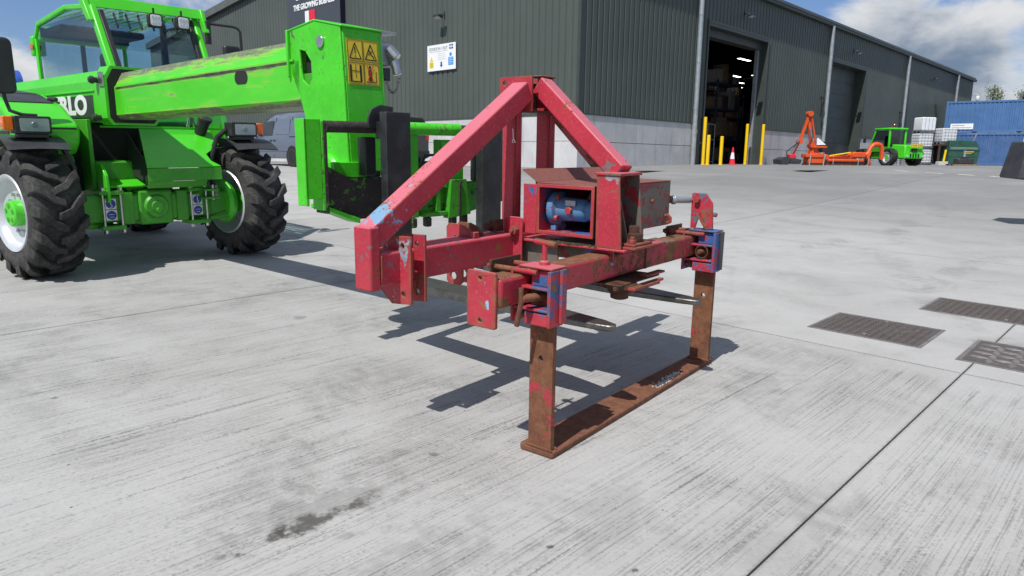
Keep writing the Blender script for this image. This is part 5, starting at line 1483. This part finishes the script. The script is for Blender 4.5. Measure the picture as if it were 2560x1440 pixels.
def van(label, x, y, az, paint, group):
    h = Vector((sin(az), cos(az), 0))
    t = empty('parked_van', label, 'van', mat=frame((x, y, g(x, y)), h, Vector((0, 0, 1)).cross(h), (0, 0, 1)), group=group)
    body = loft([(-.88, .45, 1.0, 1.70, .83, .66), (-.82, .30, 1.0, 1.79, .87, .69), (-.5, .26, 1.02, 1.82, .895, .71), (.6, .26, 1.03, 1.83, .895, .71), (1.5, .26, 1.03, 1.80, .895, .70),
                 (1.95, .26, 1.02, 1.70, .895, .67), (2.65, .26, 1.0, 1.18, .89, .74), (2.85, .26, .98, 1.06, .885, .76), (3.35, .28, .80, .90, .84, .72), (3.52, .36, .66, .74, .74, .66)]).build('body', paint, t, .03, 2)
    for sd in (-1, 1):
        def side(name, pts, mat, o, parent=body, y0=.897, y1=.71, z0=1.03, z1=1.80):
            mm = MB()
            q = []
            for px, pz in pts:
                yy = y0 if pz <= z0 else y0 + (y1 - y0) * (pz - z0) / (z1 - z0)
                q.append((px, yy))
            n = len(pts)
            mm.v = [(p[0], sd * (q[i][1] + o), p[1]) for i, p in enumerate(pts)] + [(p[0], sd * (q[i][1] + o - .012), p[1]) for i, p in enumerate(pts)]
            mm.f = [tuple(range(n)), tuple(range(2 * n - 1, n - 1, -1))] + [(i, (i + 1) % n, (i + 1) % n + n, i + n) for i in range(n)]
            return mm.build(name, mat, parent)
        side('side_window', [(1.28, 1.06), (2.30, 1.06), (2.22, 1.22), (1.85, 1.56), (1.32, 1.58)], vglass, .012)
        side('window_lining', [(1.30, 1.07), (2.27, 1.07), (2.20, 1.22), (1.84, 1.54), (1.34, 1.56)], dk, .001)
        for pts in ([(1.19, .32), (1.205, .32), (1.205, 1.68), (1.19, 1.68)], [(.12, .32), (.135, .32), (.135, 1.68), (.12, 1.68)], [(2.36, .32), (2.375, .32), (2.375, 1.05), (2.36, 1.05)]):
            side('door_gap', pts, dk, .003)
        side('slide_rail', [(-.70, .99), (.12, .99), (.12, 1.02), (-.70, 1.02)], dk, .004)
        side('rub_strip', [(.25, .52), (2.3, .52), (2.3, .56), (.25, .56)], paint, .016)
        for px in (1.06, 1.30):
            side('door_handle', [(px, .87), (px + .14, .87), (px + .14, .91), (px, .91)], blackp, .022)
        side('side_panel_crease', [(.18, 1.10), (1.12, 1.10), (1.12, 1.62), (.24, 1.62)], paint, .006)
        MB().bx(2.28, 2.46, *sorted((sd * .92, sd * 1.06)), 1.02, 1.20).build('mirror', blackp, body, .03)
        MB().bx(-.885, -.80, *sorted((sd * .70, sd * .85)), .95, 1.35).build('tail_lamp', redp, body, .02)
        for wx in (0, 2.68):
            arch = MB().cyl((wx, sd * .72, .33), (wx, sd * .9005, .33), .375, n=28).build('wheel_arch', dk, body)
            rim = MB().lathe([(0, sd * .875), (.06, sd * .885), (.12, sd * .86), (.19, sd * .875), (.205, sd * .89), (.205, sd * .72), (0, sd * .72)], (wx, 0, .315), 'y', 24).build('wheel', silver, t)
            MB().lathe([(.205, sd * .885), (.25, sd * .905), (.30, sd * .895), (.315, sd * .87), (.315, sd * .74), (.29, sd * .71), (.205, sd * .72)], (wx, 0, .315), 'y', 28, True).build('tyre', rub, rim)
    MB().hexa([(2.02, -.62, 1.64), (2.02, .62, 1.64), (2.62, .70, 1.16), (2.62, -.70, 1.16), (2.04, -.62, 1.67), (2.04, .62, 1.67), (2.66, .70, 1.19), (2.66, -.70, 1.19)]).build('windscreen', vglass, body)
    MB().bx(-.905, -.875, -.85, .85, .34, .58).build('bumper', blackp, body, .02)
    MB().bx(3.44, 3.56, -.72, .72, .34, .56).build('bumper', blackp, body, .03)
    MB().bx(-.887, -.86, -.58, .58, 1.12, 1.56).build('rear_window', vglass, body)
    return t


vanblue = plain('slate_blue_car_paint', (.10, .125, .17), .3, var=.03, coat=.6)
vanblk = plain('black_car_paint', (.018, .019, .022), .25, var=.05, coat=.6)
van('slate blue panel van parked in front of the gable', -7.05, 25.1, radians(-48), vanblue, 'vans parked by the gable')
van('black panel van parked nearer the shed corner than the blue one', -4.4, 26.6, radians(-48), vanblk, 'vans parked by the gable')

# ------------------------------------------------------------------ bollards, cones
for s, d, h, l in ((8.73, .35, 2.12, 'tall yellow bollard between the side door and the open doorway'), (7.58, 1.2, 1.28, 'short yellow bollard close beside the tall one'),
                   (8.77, 1.2, 1.26, 'short yellow bollard standing alone in the open doorway'), (14.25, -.30, 2.05, 'tall yellow bollard half in shade inside the doorway'),
                   (14.82, .30, 2.05, 'tall yellow bollard against the green door jamb')):
    p = BC + LW * s + LN * d
    o = MB().lathe([(0, h), (.05, h - .002), (.073, h - .02), (.075, h - .05), (.075, .012), (.12, .012), (.12, 0), (0, 0)], (0, 0, 0), 'z', 20).build('bollard', yellowp, None)
    o.location = (p.x, p.y, max(g(p.x, p.y), 1.175 if d < 0 else 0))
    tag(o, l, 'bollard', 'bollards at the open shed door')


def cone(label, p, z):
    t = empty('traffic_cone', label, 'traffic cone', (p.x, p.y, z), group='traffic cones')
    MB().bx(-.19, .19, -.19, .19, 0, .04).build('base', redp, t, .01)
    for z0, z1, m_ in ((.04, .28, redp), (.28, .58, whitep), (.58, .84, redp)):
        r = lambda z: .145 - .118 * (z - .04) / .8
        MB().cyl((0, 0, z0), (0, 0, z1), r(z0), r(z1), n=20).build('cone_band', m_, t)


p = BC + LW * 11.85 + LN * .2
cone('red and white traffic cone in the open doorway', p, g(p.x, p.y))
p = BC + LW * 21.4 + LN * 1.0
cone('red and white traffic cone behind the orange mower', p, g(p.x, p.y))

# ------------------------------------------------------------------ orange hedge cutter
orangem = plain('orange_paint', (.66, .085, .015), .45, var=.12, scale=3, dirt=.3, dirtc=(.30, .08, .03))
hc = empty('hedge_cutter', 'orange tractor hedge cutter with its folded arm raised by the wall', 'farm implement', (14.95, 36.8, g(14.95, 36.8)))
hc.scale = (.95, .95, .93)
K = .0213


def hx(px, py, y=0.0):
    return ((px - 2010) * K, y, (412 - py) * K)


def hb(pts, w, name, mat, d=None):
    m = MB()
    for a, b in zip(pts[:-1], pts[1:]):
        m.beam(a, b, d or w, w, (0, 1, 0))
    return m.build(name, mat, hc, .01)


hb([hx(1984, 392), hx(2001, 350)], .11, 'dipper_arm', orangem)
hb([hx(2001, 352), hx(2021, 283)], .14, 'dipper_arm', orangem)
hb([hx(2019, 280, .05), hx(2032, 358, .05)], .16, 'main_arm', orangem)
hb([hx(2025, 288, -.1), hx(2040, 352, -.1)], .07, 'link_rod', orangem)
MB().cyl(hx(2021, 281, -.2), hx(2021, 281, .2), .15, n=16).build('elbow_joint', orangem, hc)
MB().cyl(hx(2001, 351, -.14), hx(2001, 351, .14), .15, n=16).build('arm_joint', orangem, hc)
MB().cyl(hx(2033, 360, -.25), hx(2033, 360, .25), .17, n=16).build('arm_joint', orangem, hc)
for a, b in ((hx(1981, 384, -.12), hx(1998, 345, -.12)), (hx(2024, 318, -.1), hx(2031, 348, -.1))):
    MB().cyl(a, b, .05, n=12).build('hydraulic_ram', chrome, hc)
MB().tube([hx(1998, 352, -.15), hx(1985, 362, -.2), hx(1967, 378, -.2), hx(1970, 392, -.15), hx(1978, 398, -.1)], .03, 8).build('hydraulic_hose', blackp, hc)
MB().tube([hx(2031, 335, -.2), hx(2024, 352, -.28), hx(2018, 365, -.25), hx(2030, 372, -.2)], .03, 8).build('hydraulic_hose', blackp, hc)
hh = MB().pr([(hx(1948, 396)[0], .30), (hx(1962, 391)[0], .44), (hx(1973, 397)[0], .36), (hx(1968, 412)[0], .02), (hx(1953, 412)[0], .02)], 'y', -.5, -.45).build('flail_head', greyp, hc)
MB().pr([(.02 - .9, .02), (.02 - 1.28, .05), (.02 - 1.30, .30), (.02 - 1.0, .44), (-.80, .36), (-.86, .05)], 'y', -.45, .75).build('head_shell', greyp, hh, .02)
MB().hexa([(-.80, -.44, .40), (-.15, -.44, .30), (-.15, .7, .30), (-.80, .7, .40), (-.80, -.44, .08), (-.20, -.44, .06), (-.20, .7, .06), (-.80, .7, .08)]).build('head_hood', greyp, hh, .02)
MB().bx(hx(1976, 0)[0], hx(1992, 0)[0], -.25, .25, .36, .58).build('head_mount', redp, hc, .03)
MB().bx(.10, 1.05, -.35, .35, .42, .62).build('base_frame', orangem, hc, .03)
MB().bx(.25, 1.15, -.3, .4, .10, .42).build('gearbox', orangem, hc, .04)
MB().hexa([(.35, -.2, .6), (.9, -.2, .6), (.9, .2, .6), (.35, .2, .6), (.42, -.15, 1.15), (.70, -.15, 1.15), (.70, .15, 1.15), (.42, .15, 1.15)]).build('mast', orangem, hc, .03)
MB().bx(.48, 1.20, -.35, .30, .95, 1.05).build('oil_tank_shelf', orangem, hc, .02)
MB().bx(.62, 1.18, -.30, .30, 1.06, 1.30).build('oil_tank', blackp, hc, .05)
MB().bx(.95, 1.20, -.36, .30, .72, .94).build('oil_cooler', blackp, hc, .02)
MB().hexa([(.60, -.38, 1.45), (.64, -.38, 1.5), (1.1, -.38, 1.12), (.6, -.38, 1.1), (.60, -.36, 1.45), (.64, -.36, 1.5), (1.1, -.36, 1.12), (.6, -.36, 1.1)]).build('guard_panel', whitep, hc)
for x in (.30, 1.05):
    MB().cyl((x, -.38, 0), (x + .05, -.38, .62), .035, n=10).build('stand_leg', galv, hc)
MB().bx(.2, 1.25, -.3, .4, 0.0, .10).build('skid_base', darkrust, hc)

# ------------------------------------------------------------------ orange disc mower
mw = empty('disc_mower', 'long orange disc mower lying between the hedge cutter and the green loader', 'farm implement', (18.05, 38.4, g(18.05, 38.4)), radians(4))
mw.scale = (.70, .85, .85)
MB().bx(-1.7, 1.3, -.25, .35, .06, .20).build('cutter_bed', darkrust, mw, .03)
MB().bx(-1.65, 1.2, -.32, .30, .22, .40).build('mower_deck', orangem, mw, .05)
MB().pr([(-1.4, .40), (.4, .44), (1.2, .44), (1.2, .75), (.55, .86), (-.1, .62), (-1.4, .56)], 'y', -.1, .1).build('carrier_frame', orangem, mw, .03)
MB().cyl((-1.55, -.2, .58), (.1, -.22, .80), .045, n=12).build('drive_shaft', yellowp, mw)
MB().cyl((-1.75, -.25, .5), (-1.75, .2, .5), .17, n=18).build('end_drum', orangem, mw, .02)
MB().bx(.3, 1.35, -.25, .25, .50, .84).build('gearbox', orangem, mw, .06)
MB().tube([(1.3, 0, .6), (1.65, 0, .75), (1.85, 0, 1.15), (2.05, 0, 1.32), (2.35, 0, 1.35), (2.6, 0, 1.3), (2.75, 0, 1.05), (2.8, 0, .40)], .15, 12).build('headstock_hoop', orangem, mw)
MB().tube([(1.75, -.1, .9), (1.6, -.12, .5), (1.75, -.12, .2), (1.85, -.1, .06)], .12, 10).build('headstock_arm', orangem, mw)
for x in (-1.3, .7, 1.5):
    MB().cyl((x, -.36, 0), (x, -.36, .45), .028, n=8).build('stand_leg', galv, mw)
for k in range(5):
    MB().lathe([(0, .06), (.22, .05), (.24, .02), (0, 0)], (-1.4 + k * .6, -.3, .0), 'z', 18).build('cutting_disc', darkrust, mw)

# ------------------------------------------------------------------ small green loader
t2 = empty('compact_loader', 'small green telehandler with a yellow number plate parked beside the mower', 'telehandler', (22.75, 41.6, g(22.75, 41.6)), radians(102))
t2.scale = (1.05, 1.18, .98)
# local x forward (away from the camera), rear end to the camera
for x, y, st in ((0, -.72, 0), (0, .72, 0), (2.1, -.72, 0), (2.1, .72, 0)):
    w_ = MB().lathe([(0, .10 if y > 0 else -.10), (.13, .12 if y > 0 else -.12), (.14, .06 if y > 0 else -.06), (.25, .05 if y > 0 else -.05), (.29, .15 if y > 0 else -.15), (.29, -.14), (.0, -.1)], (0, 0, 0), 'y', 26).build('wheel', silver, t2)
    w_.location = (x, y, .50)
    w_.scale = (1.16, 1.1, 1.16)
    MB().lathe([(.28, .15), (.36, .17), (.40, .13), (.42, .05), (.42, -.05), (.40, -.13), (.36, -.17), (.28, -.15)], (0, 0, 0), 'y', 36, True).build('tyre', rub, w_)
    m = MB()
    for k in range(24):
        a = 2 * pi * k / 24
        for sd in (-1, 1):
            aa = a + (.13 if sd > 0 else 0)
            m.hexa([(r * cos(aa + q), sd * yy, r * sin(aa + q)) for q, yy in ((0, .01), (.06, .01), (.16, .15), (.10, .15)) for r in (.40,)] + [(r * cos(aa + q), sd * yy, r * sin(aa + q)) for q, yy in ((0, .01), (.06, .01), (.16, .15), (.10, .15)) for r in (.44,)])
    tag(m.build('tread_lugs', rub, w_), kind='stuff')
    MB().lathe([(0, .13 if y > 0 else -.13), (.11, .13 if y > 0 else -.13), (.12, .02 if y > 0 else -.02)], (0, 0, 0), 'y', 20).build('hub', green, w_)
    MB().pr([(x - .45, .72), (x - .3, .93), (x + .3, .93), (x + .45, .72), (x + .40, .70), (x + .26, .87), (x - .26, .87), (x - .40, .70)], 'y', y - .2, y + .2).build('mudguard', blackp, t2)
MB().bx(-.75, 2.6, -.5, .5, .40, .80).build('chassis', greend, t2, .04)
MB().hexa([(-.95, -.55, .42), (.15, -.60, .42), (.15, .60, .42), (-.95, .55, .42), (-.85, -.50, 1.18), (.10, -.55, 1.25), (.10, .55, 1.25), (-.85, .50, 1.18)]).build('engine_cover', green, t2, .06)
for k in range(4):
    MB().bx(-.975, -.945, -.25 + k * .15, -.19 + k * .15, .48, .70).build('grille_slot', blackm, t2)
MB().bx(-.962, -.90, -.12, .14, .82, 1.0).build('badge_panel', blackm, t2)
npl = MB().bx(-1.02, -.99, -.36, .30, 1.06, 1.24).build('number_plate', stickery, t2)
MB().bx(-1.022, -.95, -.38, .32, 1.04, 1.055).build('plate_holder', blackp, npl)
text('lettering', 'YY69 CXY', .16, blackm, npl, Matrix.Translation((-1.0215, -.03, 1.15)) @ RS, .001, .95)
for y in (-.45, .42):
    MB().cyl((-.96, y, .55), (-.99, y, .55), .055, n=14).build('rear_lamp', silver, t2)
cb2 = MB().bx(.25, 1.75, -.25, .62, .80, 1.12).build('cab_base', greend, t2, .03)
for x, y in ((.22, -.28), (.22, .62), (1.35, -.28), (1.35, .62)):
    MB().beam((x if x < 1 else 1.75, y, 1.0), (x + .02 if x < 1 else 1.30, y, 2.12), .09, .09, (0, 1, 0)).build('cab_pillar', green, t2, .02)
MB().bx(.12, 1.42, -.36, .70, 2.10, 2.22).build('cab_roof', green, t2, .05)
MB().bx(.235, .245, -.24, .58, 1.12, 2.08).build('rear_window', vglass, t2)
for y in (-.285, .625):
    MB().pr([(.28, 1.12), (1.68, 1.12), (1.28, 2.08), (.28, 2.08)], 'y', y - .004, y + .004).build('side_window', vglass, t2)
MB().bx(.55, .95, -.05, .40, 1.10, 1.75).build('seat', dk, t2, .06)
MB().cyl((.5, .2, 2.22), (.5, .2, 2.32), .05, n=12).lathe([(.07, 2.32), (.08, 2.40), (.05, 2.46), (0, 2.47)], (.5, .2, 0), 'z', 16).build('beacon', plain('red_beacon', (.25, .03, .01), .2, coat=.5), t2)
MB().hexa([(.1, -.62, .95), (3.2, -.62, .75), (3.2, -.36, .75), (.1, -.36, .95), (.1, -.62, 1.22), (3.2, -.62, 1.02), (3.2, -.36, 1.02), (.1, -.36, 1.22)]).build('boom', green, t2, .03)
for y in (-.95, .95):
    MB().tube([(1.6, y * .7, 1.7), (1.75, y, 1.75), (1.75, y * 1.02, 1.45)], .015, 6).build('mirror_stalk', blackp, t2)
    MB().bx(1.72, 1.78, *sorted((y * .92, y * 1.08)), 1.35, 1.65).build('mirror', blackp, t2, .02)

# ------------------------------------------------------------------ white tanks, rack, skip, pallet
tankm = plain('white_tank_plastic', (.72, .75, .78), .45, var=.04, scale=3)
wirem = plain('grey_wire_cage', (.30, .31, .33), .4, metal=.6)


def ibc(label, x, y, z, rz, cage=True, pal=True):
    t = empty('bulk_tank', label, 'tank', (x, y, z), rz, group='caged bulk tanks')
    MB().pr(rrect(-.56, .56, .17, 1.13, .09, 4), 'y', -.46, .46).build('bottle', tankm, t, .06)
    for y_ in (-.40, 0, .40):
        MB().bx(-.6, .6, y_ - .05, y_ + .05, .0, .12).build('pallet_runner', wirem, t)
    MB().bx(-.6, .6, -.5, .5, .12, .16).build('pallet_deck', wirem, t)
    MB().cyl((0, 0, 1.13), (0, 0, 1.165), .11, n=16).build('fill_cap', blackm, t)
    if cage:
        for z_ in (.20, .42, .64, .86, 1.08):
            for a, b in (((-.6, -.5), (.6, -.5)), ((.6, -.5), (.6, .5)), ((.6, .5), (-.6, .5)), ((-.6, .5), (-.6, -.5))):
                MB().cyl((a[0], a[1], z_), (b[0], b[1], z_), .011, n=6).build('cage_bar', wirem, t)
        for k in range(6):
            for sy in (-.5, .5):
                MB().cyl((-.6 + k * .24, sy, .16), (-.6 + k * .24, sy, 1.1), .011, n=6).build('cage_bar', wirem, t)
            for sx_ in (-.6, .6):
                MB().cyl((sx_, -.5 + k * .2, .16), (sx_, -.5 + k * .2, 1.1), .011, n=6).build('cage_bar', wirem, t)
    else:
        for k in range(5):
            MB().bx(-.575 + k * .28, -.555 + k * .28, -.475, -.465, .2, 1.1).build('strap', wirem, t)


zb = g(30.4, 53)
ibc('caged white bulk tank at the foot of the stack', 30.40, 53, zb, .12)
ibc('caged white bulk tank in the middle of the stack', 30.37, 53, zb + 1.17, .10)
ibc('white bulk tank without wire mesh on top of the stack', 30.44, 53, zb + 2.34, .12, cage=False)
rk = empty('steel_rack', 'brown steel rack holding up a white tank, yellow rollers beneath', 'rack', (31.7, 52.4, g(31.7, 52.4)))
brown = plain('brown_rusty_rack', (.06, .03, .022), .7, var=.3)
for x in (-.62, .62):
    for y in (-.5, .5):
        MB().bx(x - .06, x + .06, y - .06, y + .06, 0, 1.42).build('post', brown, rk)
MB().bx(-.72, .72, -.58, .58, 1.42, 1.54).build('shelf', brown, rk)
MB().bx(-.72, .72, .5, .56, .1, 1.42).build('back_panel', blackm, rk)
MB().bx(-.75, .40, -.85, -.45, 0, .28).build('plinth', concm, rk, .02)
for x in (-.28, .05):
    MB().cyl((x, -.65, .30), (x + .07, -.65, 1.12), .075, n=14).build('yellow_roller', yellowp, rk)
ibc('caged white bulk tank sitting on the brown rack', 31.72, 52.4, g(31.7, 52.4) + 1.54, .05)

skipm = plain('dark_green_skip_paint', (.020, .085, .060), .5, var=.2, scale=2, dirt=.2, dirtc=(.08, .09, .08))
sk = empty('waste_skip', 'dark green enclosed waste skip with sloping lids before the blue containers', 'skip', (32.75, 52.3, g(33.1, 52.3)))
MB().pr([(-1.15, 0), (.95, 0), (1.12, 1.15), (.75, 1.75), (-.05, 1.80), (-1.15, 1.80)], 'y', -.75, .75).build('skip_body', skipm, sk, .03)
skl = plain('pale_green_skip_lid', (.10, .15, .125), .5, var=.15, scale=3)
MB().hexa([(-1.10, -.80, 1.15), (.98, -.80, 1.15), (.62, -.62, 1.74), (-1.10, -.62, 1.74), (-1.10, -.76, 1.15), (.98, -.76, 1.15), (.62, -.58, 1.74), (-1.10, -.58, 1.74)]).build('lid', skl, sk, .01)
MB().bx(-1.16, 1.0, -.79, -.755, 1.08, 1.14).build('rim', skipm, sk)
MB().bx(-1.16, .98, -.77, -.752, .62, .70).build('rib', skipm, sk)
MB().beam((.65, -.5, 1.7), (.85, -.5, 2.3), .05, .05, (0, 1, 0)).build('lid_handle', galv, sk)
MB().bx(-.05, .65, -.772, -.754, .96, 1.02).build('yellow_print', yellowp, sk)
MB().bx(.08, .48, -.772, -.754, .86, .90).build('yellow_print', yellowp, sk)

pl = empty('machine_pallet', 'grey machine part strapped on a wooden pallet in front of the skip', 'pallet', (31.3, 49.4, g(31.3, 49.4)))
wood = plain('pallet_wood', (.24, .17, .10), .85, var=.3, scale=9)
for y in (-.45, 0, .45):
    MB().bx(-.85, .85, y - .05, y + .05, 0, .09).build('bearer', wood, pl)
for k in range(7):
    MB().bx(-.85 + k * .26, -.69 + k * .26, -.5, .5, .09, .115).build('deck_board', wood, pl)
MB().bx(-.5, .65, -.3, .3, .116, .50).build('machine_body', greyp, pl, .06)
MB().cyl((.1, 0, .5), (.1, 0, 1.02), .07, n=14).build('machine_column', galv, pl, .01)
MB().bx(-.1, .3, -.2, .2, .50, .62).build('machine_flange', greyp, pl, .03)

# ------------------------------------------------------------------ blue containers
blum = plain('blue_container_paint', (.062, .155, .345), .5, var=.12, scale=1.2, dirt=.18, dirtc=(.10, .14, .22))
bluec = [blum, plain('blue_container_paint_faded', (.052, .125, .29), .5, var=.16, scale=1.0, dirt=.3, dirtc=(.12, .10, .16))]
_ca = radians(126)
cx_ = Vector((sin(_ca), cos(_ca), 0))
cy_ = Vector((0, 0, 1)).cross(cx_)
zc = g(37, 59.5)
for k, (lab, bm_) in enumerate((('blue shipping container at the bottom of the stack', bluec[1]), ('blue shipping container on top with a white notice', bluec[0]))):
    off = Vector((36.05, 60.0, zc + .01 + k * 2.60)) + cx_ * (.0 if k == 0 else .05)
    ct = empty('shipping_container', lab, 'container', mat=frame(off, cx_, cy_, (0, 0, 1)), group='stacked blue containers')
    Lc, Wc, Hc = 12.19, 2.44, 2.59
    MB().bx(.06, Lc - .06, .12, Wc - .06, .10, Hc - .08).build('inner_shell', bm_, ct)
    m = MB()
    n = 40
    for i in range(n):
        x0 = .12 + i * (Lc - .24) / n
        w = (Lc - .24) / n
        for q, (dx, dy) in enumerate(((0, .06), (.38, .06), (.5, .025), (.88, .025))):
            m.v += [(x0 + w * dx, dy, .18), (x0 + w * dx, dy, Hc - .16)]
    m.v += [(Lc - .12, .06, .18), (Lc - .12, .06, Hc - .16)]
    m.f = [(2 * i, 2 * i + 2, 2 * i + 3, 2 * i + 1) for i in range(len(m.v) // 2 - 1)]
    m.build('corrugated_side', bm_, ct, ang=20)
    for z0, z1 in ((0.02, .18), (Hc - .16, Hc)):
        MB().bx(.0, Lc, .0, .10, z0, z1).build('side_rail', bm_, ct, .01)
    MB().bx(0, Lc, .10, Wc, Hc - .07, Hc - .01).build('roof_sheet', bm_, ct)
    for x in (0, Lc - .14):
        MB().bx(x - .003, x + .143, -.003, .15, .0, Hc + .005).build('corner_post', bm_, ct, .01)
    MB().bx(-.002, .06, .15, Wc, .02, Hc).build('end_wall', bm_, ct)
    for x in (2.0, 5.0, 8.0):
        MB().bx(x, x + .35, -.002, .05, .03, .14).build('fork_pocket', blackm, ct)
    MC = Matrix(((1, 0, 0, 0), (0, 0, -1, 0), (0, 1, 0, 0), (0, 0, 0, 1)))
    if k == 1:
        nt_ = MB().bx(.45, 2.05, -.02, .0245, .32, .78).build('notice', whitep, ct)
        MB().bx(.58, 1.45, -.024, -.021, .60, .66).build('printed_line', MATS['grey_print'], nt_)
        MB().bx(.55, 1.95, -.024, -.021, .43, .48).build('printed_line', MATS['grey_print'], nt_)
        for q in range(9):
            MB().bx(6.02, 6.14, -.008, .0245, .8 + q * .16, .92 + q * .16).build('vertical_marking', whitep, ct)
    else:
        for x in (5.6, 6.1):
            for q in range(4):
                MB().bx(x, x + .10, -.008, .0245, 1.75 + q * .13, 1.85 + q * .13).build('vertical_marking', whitep, ct)

# painted dashes on the yard
linep = plain('worn_white_road_paint', (.62, .62, .60), .8, var=.25, scale=8)
for (x0, y0), (x1, y1) in (((12.85, 23.74), (13.03, 23.33)), ((13.31, 22.77), (13.6, 22.35)), ((13.9, 22.10), (14.15, 21.67)), ((14.45, 21.4), (14.62, 21.05))):
    d = Vector((x1 - x0, y1 - y0, 0)).normalized()
    n = Vector((-d.y, d.x, 0)) * .09
    q = [Vector((x0, y0, 0)) + n, Vector((x0, y0, 0)) - n, Vector((x1, y1, 0)) - n, Vector((x1, y1, 0)) + n]
    o = MB().add([(p.x, p.y, g(p.x, p.y) + .006) for p in q], [(0, 1, 2, 3)]).build('painted_dash', linep, ground)

# ------------------------------------------------------------------ dark block on an arm beside the yard
bk = empty('counterweight_arm', 'dark grey weight block held off the ground on a steel arm', 'machine part', (8.95, 11.55, g(8.95, 11.55)))
z0 = .72
MB().hexa([(-.92, -.32, z0 + .03), (-.44, -.50, z0 - .02), (-.40, .1, z0), (-.88, .2, z0 + .05), (-.78, -.26, z0 + .62), (-.30, -.44, z0 + .58), (-.26, .1, z0 + .60), (-.74, .2, z0 + .64)]).build('weight_block', greyp, bk, .03, 3)
MB().hexa([(-.41, -.48, z0 - .02), (.05, -.58, z0 - .06), (.10, .1, z0 - .02), (-.37, .1, z0), (-.27, -.42, z0 + .56), (.18, -.52, z0 + .54), (.22, .1, z0 + .56), (-.22, .1, z0 + .58)]).build('weight_block', greyp, bk, .03, 3)
MB().beam((-.2, 0, z0 + .3), (1.6, .1, z0 + .3), .14, .18).build('arm', blacks, bk, .01)
MB().bx(1.5, 1.72, 0, .22, 0, z0 + .42).build('post', blacks, bk, .01)
MB().bx(1.2, 2.0, -.3, .5, 0, .03).build('base_plate', blacks, bk)

# ------------------------------------------------------------------ machine parked behind the cab on the left
pm = empty('parked_machine', 'green machine with a blue net roll parked beyond the telehandler', 'machine', (-14.6, 20.0, g(-14.6, 20.0)), radians(-40))
MB().bx(-1.6, 1.6, -.8, .8, .5, 1.9).build('body', greend, pm, .06)
MB().hexa([(-.45, -.5, 2.95), (.35, -.5, 2.90), (.35, .5, 2.90), (-.45, .5, 2.95), (-.40, -.5, 3.12), (.30, -.5, 3.06), (.30, .5, 3.06), (-.40, .5, 3.12)]).build('roof', green, pm, .04)
for x in (-.35, .25):
    for y in (-.42, .42):
        MB().bx(x - .04, x + .04, y - .04, y + .04, 1.9, 2.96).build('post', blackp, pm)
for x in (-1.05, 1.05):
    for y in (-.85, .85):
        MB().cyl((x, y - .15, .5), (x, y + .15, .5), .5, n=24).build('wheel', rub, pm, .03)
MB().cyl((.75, -.5, 2.35), (.75, .5, 2.35), .42, n=20).build('blue_net_roll', plain('blue_net', (.02, .09, .42), .7, var=.5, scale=25, bmp=.6), pm)

# ------------------------------------------------------------------ trees behind the containers
leafm = []
for i, c in enumerate(((.075, .115, .035), (.105, .150, .048), (.055, .090, .030))):
    m_, nt, b = newmat('leaf_%d' % i)
    setin(nt, b, col=c, rough=.6)
    leafm.append(m_)
bark = plain('pale_bark', (.16, .14, .12), .85, var=.4, scale=8)


def tree(label, x, y, H, R, seed, name):
    rnd = random.Random(seed)
    z = g(x, y)
    t = empty(name, label, 'tree', (x, y, z), group='trees behind the containers')
    MB().tube([(0, 0, 0), (.05, .02, H * .3), (-.04, .05, H * .6), (.03, 0, H * .95)], .09, 8).build('trunk', bark, t)
    limbs = []
    for k in range(16):
        h = H * rnd.uniform(.35, .92)
        a = rnd.uniform(0, 2 * pi)
        l = R * (1.15 - .75 * (h / H - .35) / .6) * rnd.uniform(.6, 1.05)
        e = Vector((l * cos(a), l * sin(a), h + l * .8))
        limbs.append((Vector((0, 0, h)), e))
        MB().tube([(0, 0, h), (e.x * .5, e.y * .5, h + l * .3), tuple(e)], .025, 5).build('limb', bark, t)
    for i in range(3):
        m = MB()
        for k in range(620):
            a, e = rnd.choice(limbs)
            p = a.lerp(e, rnd.uniform(.35, 1.05)) + Vector((rnd.gauss(0, .22), rnd.gauss(0, .22), rnd.gauss(-.05, .25)))
            s = rnd.uniform(.06, .13)
            u = Vector((rnd.gauss(0, 1), rnd.gauss(0, 1), rnd.gauss(0, 1))).normalized() * s
            v = u.orthogonal().normalized() * s * .6
            m.add([p - u, p + v, p + u, p - v], [(0, 1, 2, 3)])
        tag(m.build('crown', leafm[i], t, fix=False), kind='stuff')


tree('slender pale green birch rising behind the blue containers', 53.2, 80, 9.2, 1.5, 1, 'birch_tree')
tree('dark green bushy tree showing over the container roof', 56.6, 80, 8.2, 1.7, 5, 'broadleaf_tree')
